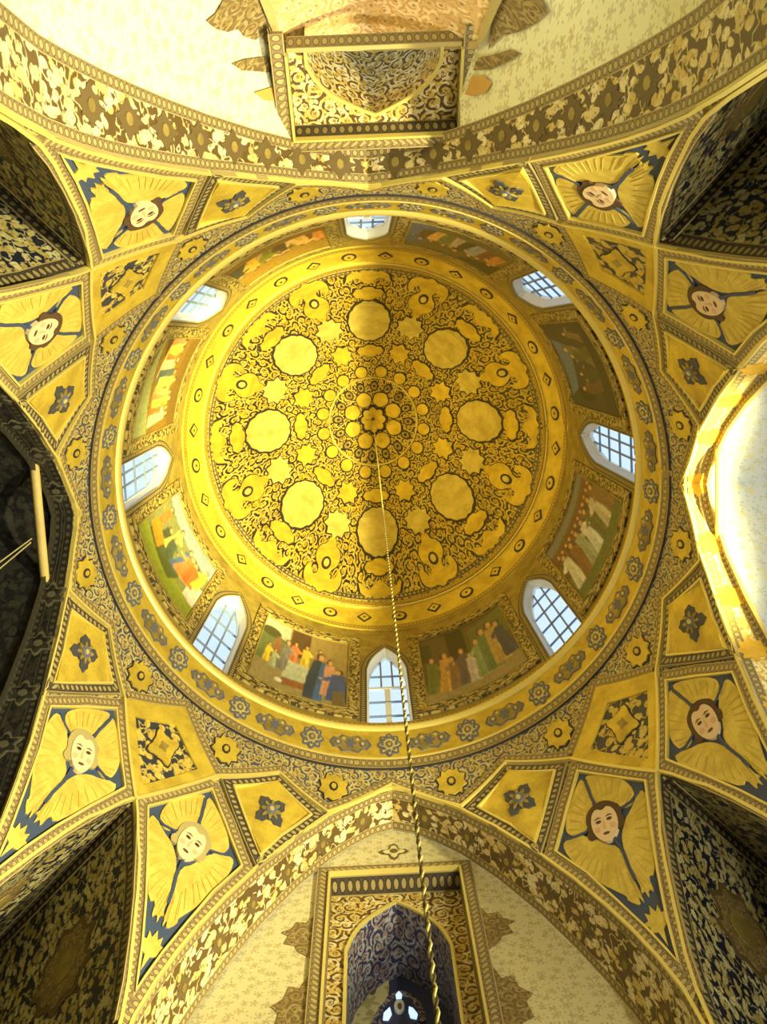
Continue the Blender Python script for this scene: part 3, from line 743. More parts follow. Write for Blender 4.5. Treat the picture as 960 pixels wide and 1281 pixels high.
        strip('gold_fillet', mir(BL[1:6]+[(33.9, 2.0)]+BL[7:]+[BL[0]], k, s), .03, gold_line, cp, 0, .07, True)
    # gold mouldings on the arch edges
    be = [(a, b+.012) for a, b in BIG[:-1]]; be = be+[(33.5, .9)]; full_e = [(-a, b) for a, b in be[::-1]]+be[1:]
    strip('gold_fillet', mir(full_e, k, 1), .042, gold_line, octo, 0, .06)
    se = [(a, b+.012) for a, b in SQ[:-1]]; se = se+[(11.0, .9)]; full_s = [(45-a, b) for a, b in se[::-1]]+[(45+a, b) for a, b in se[1:]]
    strip('gold_fillet', mir(full_s, k, 1), .042, gold_line, octo, 0, .06)
    strip('gold_rib', mir([(45, 2.60), (33.9, 2.95)], k, 1), .05, gold_line, octo, 0, .08, more=[mir([(45, 2.60), (56.1, 2.95)], k, 1)])

# ================================================================== arches: soffits
def arch_pts(prof_pts, tc, n=1):
    """3D points along arch edge from one foot to the other"""
    pp = [(-a, b) for a, b in prof_pts[::-1]]+list(prof_pts[1:])
    pp = [(pp[0][0], -EYE/S)]+pp+[(pp[-1][0], -EYE/S)]
    q = dens(pp, (1.5, .08), False)
    return [P(tc+a, b) for a, b in q], q
def soffit(name, prof_pts, tc, depth, fmat, bmat, nb=.17, fb=.17, label=None):
    p, q = arch_pts(prof_pts, tc); ph_ = phi(tc); ax = Vector((math.cos(ph_), math.sin(ph_), 0))
    far = [v+ax*(depth-v.dot(ax)) for v in p]
    V = []; UV = []; F = []; MI = []; L = 0; cols_ = [0, nb, None, None, None, None, fb, 0]
    for i in range(len(p)):
        if i: L += (p[i]-p[i-1]).length
        w_ = (far[i]-p[i]).length
        vs = [0, nb]+[nb+(w_-nb-fb)*j/4 for j in (1, 2, 3)]+[w_-fb, w_]
        for j, d in enumerate(vs):
            V.append(p[i]+ax*d); UV.append((L, d/nb if j < 2 else d))
    m = 7
    # separate border verts for clean UVs
    V2 = []; UV2 = []; F2 = []; MI2 = []
    for i in range(len(p)):
        base = i*m; w_ = (far[i]-p[i]).length; L = UV[base][0]
        V2 += [V[base], V[base+1], V[base+1], V[base+2], V[base+3], V[base+4], V[base+5], V[base+5], V[base+6]]
        UV2 += [(L, 0), (L, 1), (L, nb), (L, UV[base+2][1]), (L, UV[base+3][1]), (L, UV[base+4][1]), (L, w_-fb), (L, 0), (L, 1)]
    for i in range(len(p)-1):
        for j, mi in ((0, 1), (2, 0), (3, 0), (4, 0), (5, 0), (7, 1)):
            a = i*9+j; F2.append([a, a+1, a+10, a+9]); MI2.append(mi)
    o = struct(mesh_obj(name, V2, F2, [fmat, bmat], None, UV2, MI2), label)
    return o, p, far, ax
SOF = {}
for k, (dep, fm, bm, lb) in enumerate([(1.085*S, sofR_f, b_tan, 'bright cream soffit of the right-hand arch'), (1.165*S, sof_f, b_tan, 'floral soffit of the bottom arch'),
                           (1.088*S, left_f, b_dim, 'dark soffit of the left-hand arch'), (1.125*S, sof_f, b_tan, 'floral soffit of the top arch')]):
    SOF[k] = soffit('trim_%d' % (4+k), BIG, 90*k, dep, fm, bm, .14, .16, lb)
for k in range(4):
    SOF[4+k] = soffit('trim_%d' % (8+k), SQ, 90*k+45, 2.1*S, sq_f, b_dark, .22, .2, 'floral soffit of the %s corner arch' % KCORN[k])
    o, p, far, ax = SOF[4+k]
    # ridge strips
    i = len(p)//2; a, b = p[i], far[i]
    for sd in (-1, 1):
        lat = Vector((-ax.y, ax.x, 0))*sd
        j = i+2; q = min(p, key=lambda v: abs((v-a).dot(lat)-.35)+abs(v.z-a.z)*.2 if (v-a).dot(lat) > 0 else 1e9)
        dn = (q-a); dn = (dn-ax*dn.dot(ax)).normalized(); nrm = dn.cross(ax).normalized()
        if nrm.z > 0: nrm = -nrm
        pts = [a+ax*d+dn*.13 for d in np.linspace(0.1, (b-a).length, 14)]
        ribbon('ridge_border', pts, [nrm]*14, .20, b_dark, o, .02)
        pts = [a+ax*d+dn*.02 for d in np.linspace(0.05, (b-a).length, 14)]
        ribbon('gold_fillet', pts, [nrm]*14, .03, gold_line, o, .03)
    # far wall of the corner recess
    lat = Vector((-ax.y, ax.x, 0)); o_ = ax*2.1*S; hw = max(abs(v.dot(lat)) for v in p)+.3
    V = [o_-lat*hw, o_+lat*hw, o_+lat*hw+Vector((0, 0, 16)), o_-lat*hw+Vector((0, 0, 16))]
    V += [v+ax*.3 for v in V]
    struct(solid('wall_corner_%s' % KCORN[k].replace(' ', '_'), [V], sq_f), 'end wall of the %s corner recess' % KCORN[k])

# rosettes on the soffits --------------------------------------------------
def soff_map(k):
    o, p, far, ax = SOF[k]; L = [0]
    for i in range(1, len(p)): L.append(L[-1]+(p[i]-p[i-1]).length)
    mid = len(p)//2; Lm = L[mid]
    def f(u, v, off):
        u = u+Lm; i = max(0, min(len(p)-2, int(np.searchsorted(L, u))-1)); s = (u-L[i])/(L[i+1]-L[i]); q = p[i].lerp(p[i+1], s); fq = far[i].lerp(far[i+1], s)
        tan = (p[i+1]-p[i]); tan = (tan-ax*tan.dot(ax)).normalized(); n = tan.cross(ax)
        c = Vector((0, 0, q.z-1.5)); 
        if n.dot(Vector((0, 0, 9.0))-q) < 0: n = -n
        w_ = (fq-q).length
        return q+ax*(w_*v)+n*off, w_
    return f
def soff_motif(name, k, u0, layers, vm=.5, parent=None):
    f = soff_map(k); _, w_ = f(u0, .5, 0)
    relief(name, layers, lambda a, b, off: f(u0+a, vm+b/w_, off)[0], parent or SOF[k][0], .3)
DIA = [(x*1.0, y*.72) for x, y in [(0, .36), (.09, .16), (.22, .2), (.16, .07), (.36, 0), (.16, -.07), (.22, -.2), (.09, -.16), (0, -.36), (-.09, -.16), (-.22, -.2), (-.16, -.07), (-.36, 0), (-.16, .07), (-.22, .2), (-.09, .16)]]
for i in range(1, 9):
    for s in (-1, 1):
        u = s*(i*.80-.3)
        soff_motif('dark_rosette', 3, u, [(smooth(DIA, 1), m_rose := bpy.data.materials.get('brown_rosette_paint') or m_plain('brown_rosette_paint', srgb(104, 86, 50), .6), .01), (circ(.075, 8), gold_dull, .02)], .5)
        if i < 8: soff_motif('brown_rosette', 1, s*(i*1.0-.35), [(off_poly(DIA, .8), m_rose, .01), (circ(.06, 8), gold_dull, .02)], .5)
rosR = m_gold('rosette_gilding', srgb(226, 186, 60), srgb(204, 160, 50), .5, .3, 3)
rosL = m_plain('grey_rosette_paint', srgb(92, 88, 70), .7)
for i in range(6):
    for s in (-1, 1):
        if i == 0 and s == -1: continue
        u = s*i*1.12
        soff_motif('gold_rosette', 0, u, [(off_poly(flower(.24, 8, .18), 1), rosR, .01)], .45)
        u = s*(i*1.0+.5)
        soff_motif('grey_rosette', 2, u, [(flower(.26, 6, .25), rosL, .008), (flower(.20, 6, .25), left_f, .014), (circ(.07, 8), rosL, .02)], .5)
for k in range(4):          # large medallions in the corner recesses
    for s in (-1, 1):
        soff_motif('corner_medallion', 4+k, s*1.75, [(smooth(off_poly(quat, 1.25), 1), bpy.data.materials.get('brown_rosette_paint'), .012), (smooth(off_poly(quat, 1.05), 1), brown_f, .02), (circ(.25, 12), gold_dull, .03)], .27)

# ================================================================== beyond the arches
def cap_wall(name, k, depth, mat, label, holes=None):
    ph_ = phi(90*k); ax = Vector((math.cos(ph_), math.sin(ph_), 0)); lat = Vector((-ax.y, ax.x, 0)); return ax, lat
# bottom: flat wall with a niche ------------------------------------------------
NX0, NX1, NZ0, NZ1 = -1.12, .98, 8.6, 15.90
WY = 1.17*S
def quadwall(name, rects, y, mat, flip=False, label=None, th=.25):
    V = []; UV = []; F = []
    for x0, x1, z0, z1 in rects:
        b = len(V); V += [(x0, y, z0), (x1, y, z0), (x1, y, z1), (x0, y, z1)]; UV += [(x0, z0), (x1, z0), (x1, z1), (x0, z1)]
        F.append([b, b+1, b+2, b+3])
    return struct(mesh_obj(name, V, F, mat, None, UV), label)
quadwall('wall_bottom', [(-4.2, NX0, 0, 18), (NX1, 4.2, 0, 18), (NX0, NX1, NZ1, 18), (NX0, NX1, 0, NZ0)], WY, wall_cream, label='cream sprigged wall under the bottom arch')
def niche(name, label, org, ex, ez, eo, w_, h_, m_front, m_in, m_back, d1=.38, d2=1.5, apex=.30, hwf=.33, hlow=0.0, reveal=b_dark):
    """org: lower left corner on the wall, ex right, ez up, eo outward"""
    t = thing(name, label, 'niche', org)
    def Q(a, b, c=0.0): return org+ex*a+ez*b+eo*c
    # reveal of the square recess: four sides
    def side(nm, a, b, inn, rm=None):
        L = (Vector(b)-Vector(a)).length if False else 0
        A0 = Q(*a); A1 = Q(*b); V = [A0, A1, A1+eo*d1, A0+eo*d1]; l = (A1-A0).length
        V2 = V+[v+inn*.06 for v in V]
        UV = [(0, 0), (l, 0), (l, 1), (0, 1)]*2
        mesh_obj(nm, V2, [[0, 1, 2, 3], [7, 6, 5, 4], [0, 4, 5, 1], [1, 5, 6, 2], [2, 6, 7, 3], [3, 7, 4, 0]], rm or reveal, t, UV)
    side('recess_lintel', (0, h_), (w_, h_), ez); side('recess_jamb', (0, 0), (0, h_), -ex); side('recess_jamb', (w_, 0), (w_, h_), ex); side('recess_sill', (0, 0), (w_, 0), -ez, b_tan)
    # front panel with pointed opening
    cx = w_/2; hw = w_*hwf*1.0; zt = h_*(1-.10) if apex is None else h_-apex
    arch = []
    spring = zt-min(hw*1.5, h_*.62)
    for i in range(21):
        x = -1+i/10; z = spring+(zt-spring)*(1-abs(x)**1.15*.66-abs(x)**7*.34); arch.append((cx+x*hw, z))
    poly = [(0, hlow), (0, h_), (w_, h_), (w_, hlow), (cx+hw, hlow)]+arch[::-1]+[(cx-hw, hlow)]
    relief('niche_panel', [(poly, m_front, 0)], lambda a, b, off: Q(a, b, d1-off), t, None, None, False)
    ap = [(cx-hw, hlow)]+arch+[(cx+hw, hlow)]
    p3 = [Q(a, b, d1) for a, b in ap]; ribbon('gold_arch_moulding', p3, [-eo]*len(p3), .05, gold_line, t, .04)
    V = []; F = []; UV = []; L = 0
    for i, (a, b) in enumerate(ap):
        if i: L += math.hypot(a-ap[i-1][0], b-ap[i-1][1])
        for j in range(5): V.append(Q(a, b, d1+d2*j/4)); UV.append((L, d2*j/4))
    for i in range(len(ap)-1):
        for j in range(4): q = i*5+j; F.append([q, q+1, q+6, q+5])
    mesh_obj('niche_vault', V, F, m_in, t, UV)
    V = [Q(a, b, d1+d2) for a, b in ap]; back = mesh_obj('niche_back', V, [list(range(len(V)))], m_back, t, [(a, b) for a, b in ap])
    return t, Q, cx, hw, zt, spring, d1+d2
m_rose0 = m_plain('dull_brown_paint', srgb(104, 90, 60), .6)
wall_shade = m_sprig('niche_back_plaster', srgb(206, 200, 150), srgb(120, 110, 70), srgb(150, 140, 90), 2.0)
blue_f = m_arab('blue_niche_arabesque', srgb(52, 56, 96), srgb(170, 168, 170), srgb(150, 130, 120), 4.0, .0, .1)
dk_plaster = m_plain('dark_blue_plaster', srgb(60, 66, 104), .5)
nb_, Q, cx, hw, zt, spring, dd = niche('wall_niche', 'tall framed niche with pointed dark vault in the bottom wall', Vector((NX0, WY, NZ0)), Vector((1, 0, 0)), Vector((0, 0, 1)), Vector((0, 1, 0)), NX1-NX0, NZ1-NZ0, niche_f, blue_f, dk_plaster, .38, 1.3, .24, .375, 0)
# surround frame of the niche
fpts = [(NX0-.11, NZ0), (NX0-.11, NZ1+.11), (NX1+.11, NZ1+.11), (NX1+.11, NZ0)]
ribbon('niche_frame', [Vector((a, WY, b)) for a, b in fpts], [Vector((0, -1, 0))]*4, .20, b_tan, nb_, .05)
ribbon('gold_fillet', [Vector((a, WY, b)) for a, b in [(NX0-.01, NZ0), (NX0-.01, NZ1+.01), (NX1+.01, NZ1+.01), (NX1+.01, NZ0)]], [Vector((0, -1, 0))]*4, .035, gold_line, nb_, .08)
# pale rib and the little blue window at the back of the niche
def pray(u, v): return (rt*(u-480)/FPX + up*(640.5-v)/FPX + vw).normalized()
def backp(pts, y):
    out = []
    for a, b in pts:
        u, v = 380+a/4, 1060+b/4; d = pray(u, v); t_ = (y-CPOS.y)/d.y; q = CPOS+d*t_; out.append((q.x-NX0, q.z-NZ0))
    return out
YB = WY+dd
lit = bpy.data.materials.new('daylit_pane'); lit.use_nodes = True; lit.node_tree.nodes['Principled BSDF'].inputs['Base Color'].default_value = (.5, .7, 1, 1)
lit.node_tree.nodes['Principled BSDF'].inputs['Emission Color'].default_value = (.55, .75, 1, 1); lit.node_tree.nodes['Principled BSDF'].inputs['Emission Strength'].default_value = 1.1
fb = lambda a, b, off: Q(a, b, dd-off)
relief('pale_lobe', [(backp(smooth([(375, 592), (412, 640), (432, 700), (420, 760), (372, 812), (335, 900), (222, 900), (228, 800), (285, 685), (335, 625)], 1), YB), wall_shade, .03), (backp(ell(343, 715, 22, 34, 14), YB), m_rose0, .05)], fb, nb_)
relief('oculus_window_frame', [(backp(smooth([(345, 900), (365, 810), (420, 750), (480, 715), (550, 745), (600, 800), (622, 900)], 1), YB), blue_f, .02), (backp(smooth([(380, 900), (395, 820), (440, 775), (480, 742), (530, 772), (572, 820), (590, 900)], 1), YB), dk_plaster, .04)], fb, nb_)
relief('blue_pane', [(backp([(478, 735), (494, 752), (490, 772), (464, 772), (462, 752)], YB), lit, .06)], fb, nb_)
for q in ([(432, 815), (442, 850), (425, 880), (398, 878), (402, 845)], [(528, 812), (548, 820), (572, 850), (566, 874), (536, 868), (526, 838)]): relief('blue_pane', [(backp(q, YB), lit, .06)], fb, nb_)
relief('round_boss', [(backp(ell(480, 815, 26, 34, 16), YB), white, .08), (backp(ell(482, 820, 10, 15, 12), YB), m_rose0, .10)], fb, nb_)
# small flower over the niche and lobed brown ornaments beside it
fY = lambda x0, z0, sc_=1.0: (lambda a, b, off: Vector((x0+a*sc_, WY-off, z0+b*sc_)))
fw = bpy.data.objects['wall_bottom']
relief('small_flower', [(flower(.26, 4, .35), m_rose, .012), (flower(.19, 4, .35), wall_shade, .02), (circ(.07, 8), m_rose, .028)], fY(-.07, 16.55), fw)
for sx, x0 in ((-1, NX0-.21), (1, NX1+.21)):
    for z0, a in ((14.35, 1.0), (12.7, 1.6)):
        o = [(0, .8), (.12, .5), (.32, .55), (.38, .3), (.58, .15), (.44, 0), (.5, -.3), (.3, -.4), (.22, -.65), (0, -.9)]
        relief('lobed_ornament', [([(sx*x*.8, y*a*.6) for x, y in o], brown_f, .015)], fY(x0, z0), fw)

# top: apse conch --------------------------------------------------------------
def conch(name, k, depth, mat, label, spring_h=1.2, D=2.6, lim=1.0):
    o, p, far, ax = SOF[k]; lat = Vector((-ax.y, ax.x, 0)); zs = EYE+S*spring_h
    V = []; UV = []; F = []; n = len(far); NT_ = 16; L = [0]
    for i in range(1, n): L.append(L[-1]+(far[i]-far[i-1]).length)
    for j in range(NT_+1):
        a = PI/2*j/NT_*lim
        for i, v in enumerate(far):
            x = v.dot(lat); z = v.z
            zz = zs+(z-zs)*math.cos(a) if z > zs else z
            V.append(ax*(depth+D*math.sin(a))+lat*(x*math.cos(a))+Vector((0, 0, zz))); UV.append((L[i]*(.35+.65*math.cos(a)), D*a))
    for j in range(NT_):
        for i in range(n-1): q = j*n+i; F.append([q, q+1, q+n+1, q+n])
    return struct(mesh_obj(name, V, F, mat, None, UV, smooth=True), label), V, F
ctop, cV, cF = conch('wall_top', 3, 1.125*S, wall_white, 'white sprigged apse vault behind the top arch', 1.3, 4.2)
bvt = BVHTree.FromPolygons([tuple(v) for v in cV], cF)
def pray(u, v):
    return (rt*(u-480)/FPX + up*(640.5-v)/FPX + vw).normalized()
def hit(bv, u, v):
    r = bv.ray_cast(CPOS, pray(u, v)); return r[0], r[1]
pa, pb = hit(bvt, 381, 164)[0], hit(bvt, 548, 161)[0]; pc, pd = hit(bvt, 348, 57)[0], hit(bvt, 601, 55)[0]
top_mid = (pa+pb)/2; bot_mid = (pc+pd)/2
ez = (top_mid-bot_mid); ez.x = 0; hN = ez.length; ez.normalize(); wN = ((pb-pa).length+(pd-pc).length)/2
ex = Vector((1, 0, 0)); eo = ex.cross(ez); eo = eo if eo.y < 0 else -eo
orgN = Vector(((pa.x+pc.x)/2, bot_mid.y, bot_mid.z))-eo*.12
me_ = ctop.data; bm = bmesh.new(); bm.from_mesh(me_)
for co, no in ((orgN, ex), (orgN+ex*wN, ex), (orgN, ez), (orgN+ez*hN, ez)):
    bmesh.ops.bisect_plane(bm, geom=bm.verts[:]+bm.edges[:]+bm.faces[:], plane_co=co, plane_no=no)
dele = []
for f_ in bm.faces:
    q = f_.calc_center_median()-orgN
    if 0 < q.dot(ex) < wN and 0 < q.dot(ez) < hN: dele.append(f_)
bmesh.ops.delete(bm, geom=dele, context='FACES'); bm.to_mesh(me_); bm.free()
nt_, Q2, cx2, hw2, zt2, sp2, dd2 = niche('wall_niche', 'gallery niche opening in the white apse behind the top arch, half lit', orgN, ex, ez, eo, wN, hN, niche_f, niche_f, wall_cream, .32, 1.7, .13, .40, 0, b_dark)
ribbon('niche_frame', [orgN+ex*a+ez*b for a, b in [(-.12, -.3), (-.12, hN+.10), (wN+.12, hN+.10), (wN+.12, -.3)]], [-eo]*4, .2, b_tan, nt_, .06)
ribbon('gold_fillet', [orgN+ex*a+ez*b for a, b in [(-.01, 0), (-.01, hN+.01), (wN+.01, hN+.01), (wN+.01, 0)]], [-eo]*4, .035, gold_line, nt_, .09)
def on_conch(poly, off=.03):
    out = []
    for u, v in poly:
        r = hit(bvt, u, v)
        out.append(r)
    return out
def conch_patch(name, poly, mat, off=.03, step=22, parent=None):
    """patch lying on the apse vault"""
    poly = dens(poly, step); vs, fs = cdt(poly if area2(poly) > 0 else poly[::-1], step)
    V = []; ok = True; UV = []
    for v in vs:
        p_, n_ = hit(bvt, v.x, v.y)
        if p_ is None: return None
        if n_.dot(CPOS-p_) < 0: n_ = -n_
        V.append(p_+n_*off); UV.append((p_.x, p_.z+p_.y))
    return mesh_obj(name, V, fs, mat, parent, UV)
conch_patch('peach_panel', [(338, 50), (610, 50), (640, -40), (312, -40)], peach_f, .05, 22, ctop)
conch_patch('panel_border', [(345, 62), (604, 60), (607, 50), (341, 51)], b_tan, .08, 22, ctop)
conch_patch('panel_border', [(320, -40), (303, -40), (340, 50), (352, 60)], b_tan, .09, 22, ctop)
conch_patch('panel_border', [(634, -40), (652, -40), (612, 50), (600, 60)], b_tan, .09, 22, ctop)
lo1 = [(338, 62), (324, 44), (318, 50), (304, 46), (296, 36), (283, 40), (268, 36), (256, 26), (268, 16), (276, 2), (284, -30), (318, -30)]
conch_patch('lobed_ornament', lo1, brown_f, .03, 20, ctop)
conch_patch('lobed_ornament', [(613, 62), (630, 44), (650, 40), (672, 30), (690, 14), (682, 0), (665, -30), (632, -30)], brown_f, .03, 20, ctop)
for sx, pts_ in ((0, [(346, 72), (330, 70), (304, 74), (288, 80), (300, 88), (326, 90), (352, 92)]), (1, [(600, 72), (620, 68), (640, 62), (656, 66), (640, 76), (618, 86), (594, 88)])):
    conch_patch('lobed_ornament', pts_, brown_f, .03, 20, ctop)
ochre = m_plain('ochre_ornament_paint', srgb(206, 160, 80), .6)
for pts_ in ([(356, 104), (340, 108), (316, 116), (330, 126), (352, 128), (364, 126)], [(592, 96), (608, 94), (618, 104), (610, 116), (592, 120), (584, 118)]):
    conch_patch('lobed_ornament', pts_, ochre, .03, 20, ctop)

# left and right arms ------------------------------------------------------------
for k, dep, fm, nm, lb in ((2, 1.088*S, left_f, 'wall_left', 'painted vault of the left arm, its shade put into dark colours'), (0, 1.085*S, wall_blue, 'wall_right', 'sprigged vault of the right arm, daylight blue put into its colour')):
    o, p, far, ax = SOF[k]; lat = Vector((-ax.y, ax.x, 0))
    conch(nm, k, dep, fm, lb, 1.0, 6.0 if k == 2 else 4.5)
    # second order of the arch: a bead moulding on the far edge
    ins = [v+(Vector((0, 0, v.z*.55))-(v-ax*v.dot(ax))).normalized()*.05 for v in far]
    ribbon('inner_arch_border', ins, [-ax]*len(ins), .16 if k == 0 else .09, b_dim if k == 2 else b_tan, o, .06)
    # tie beam
    mid = len(far)//2; zb = {2: EYE+S*2.99, 0: EYE+S*3.01}[k]
    hwb = {2: 1.02, 0: .80}[k]
    c = ax*(dep-.02)+Vector((0, {2: 0.0, 0: .16}[k], zb))
    A = c-lat*hwb; w_ = .13
    sh = Vector((0, 0, 0))
    bp_ = [c+lat*hwb*q for q in (-1, -.97, -.5, 0, .5, .97, 1)]
    V, F = tube(bp_, .075, 12); V = [v if 12 <= n_ < len(V)-12 else (bp_[0] if n_ < 12 else bp_[-1])+(v-(bp_[0] if n_ < 12 else bp_[-1]))*.75 for n_, v in enumerate(V)]
    bx_ = mesh_obj('tie_beam', V, F, wood, smooth=True)
    tag(bx_, 'rounded pale wooden tie beam under the crown of the %s' % ('dark left-hand arch' if k == 2 else 'bright right-hand arch'), 'beam')
cable = m_plain('pale_cable', srgb(170, 160, 110), .5)
for i, (a, b) in enumerate((((-5.55, .15, 16.5), (-7.2, 1.3, 15.3)), ((-5.55, .20, 16.45), (-7.2, 1.55, 15.1)))):
    pa_, pb_ = Vector(a), Vector(b)
    V, F = tube([pa_.lerp(pb_, s)-Vector((0, 0, .12*math.sin(PI*s))) for s in np.linspace(0, 1, 9)], .012, 6)
    tag(mesh_obj('cable', V, F, cable), ('upper' if i == 0 else 'lower')+' thin pale cable running from the left tie beam into the dark arm', 'cable')

# floor ---------------------------------------------------------------------------
V = [(-13, -13, 0), (13, -13, 0), (13, 13, 0), (-13, 13, 0)]
struct(mesh_obj('floor', V+[(a, b, -.2) for a, b, c in V], [[0, 1, 2, 3], [7, 6, 5, 4], [0, 4, 5, 1], [1, 5, 6, 2], [2, 6, 7, 3], [3, 7, 4, 0]], stone), 'stone floor of the bay')

# ================================================================== the hanging chain
ztop, zbot = EYE+S*6.545, EYE+S*.55
ch = thing('hanging_chain', 'long twisted gold and dark chain hanging from the apex of the dome', 'chain', (0, 0, zbot))
for j, mt in enumerate((gold_line, m_plain('dark_chain_metal', srgb(96, 80, 44), .5, .4))):
    pts = []; n = 2200
    for i in range(n+1):
        z = zbot+(ztop-zbot)*i/n; a = 2*PI*(z-zbot)/.15+PI*j; pts.append(Vector((.0065*math.cos(a), .0065*math.sin(a), z)))
    V, F = tube(pts, .0075, 5); mesh_obj('strand', V, F, mt, ch, smooth=True)
V, F = tube([Vector((.05*math.cos(a), 0, zbot-.05+.05*math.sin(a))) for a in np.linspace(0, 2*PI, 17)], .012, 6)
mesh_obj('hook_ring', V, F, ink, ch, smooth=True)

# ================================================================== painted scenes on the drum
PH, PW = 84, 130
def new_cv(c): return np.tile(np.array(srgb(*c)[:3]), (PH, PW, 1)).astype(np.float64)
YY, XX = np.mgrid[0:PH, 0:PW]; XX = (XX/(PW-1)); YY = 1-YY/(PH-1)      # 0..1, y up
def fpoly(cv, pts, c, a=1.0):
    m = np.zeros((PH, PW), bool); n = len(pts); j = n-1
    for i in range(n):
        (x1, y1), (x2, y2) = pts[i], pts[j]
        cnd = (y1 > YY) != (y2 > YY); xi = (x2-x1)*(YY-y1)/((y2-y1) if y2 != y1 else 1e-9)+x1
        m ^= cnd & (XX < xi); j = i
    cv[m] = cv[m]*(1-a)+np.array(srgb(*c)[:3])*a
def fell(cv, x, y, rx, ry, c, a=1.0):
    m = ((XX-x)/rx)**2+((YY-y)/ry)**2 < 1; cv[m] = cv[m]*(1-a)+np.array(srgb(*c)[:3])*a
def lerpc(c, k): return tuple(max(0, min(255, v*k)) for v in c)
SK = (206, 160, 118)
def figure(cv, x, y, h, robe, hairc=(70, 50, 36), lean=0.0, arm=1, seat=False, cloak=None):
    """standing or seated figure: x centre, y feet, h height"""
    wd = h*.17*(1.5 if seat else 1)*.62; hh = h*(.8 if seat else 1); dx = lean*h*.3
    fpoly(cv, [(x-wd*1.25, y), (x+wd*1.25, y), (x+wd*.95+dx, y+hh*.55), (x+wd*.8+dx, y+hh*.80), (x-wd*.8+dx, y+hh*.80), (x-wd*.9+dx, y+hh*.5)], robe)
    if cloak: fpoly(cv, [(x-wd*1.3, y), (x-wd*.1, y), (x+wd*.3+dx, y+hh*.82), (x-wd*.85+dx, y+hh*.82), (x-wd*1.2, y+hh*.4)], cloak)
    for q in (-.6, -.15, .35, .8):
        fpoly(cv, [(x+q*wd, y), (x+q*wd+wd*.16, y), (x+q*wd*.6+dx, y+hh*.6)], lerpc(robe, .6 if q < 0 else 1.3), .7)
    ax_ = x+arm*wd*1.9+dx
    fpoly(cv, [(x+arm*wd*.5+dx, y+hh*.76), (x+arm*wd*1.1+dx, y+hh*.55), (ax_, y+hh*.58), (ax_, y+hh*.64), (x+arm*wd*.9+dx, y+hh*.74)], lerpc(robe, 1.15))
    fell(cv, ax_, y+hh*.61, wd*.22, hh*.035, SK)
    fell(cv, x+dx*1.15, y+hh*.90, wd*.58, hh*.095, hairc); fell(cv, x+dx*1.15+arm*wd*.12, y+hh*.885, wd*.40, hh*.075, SK)
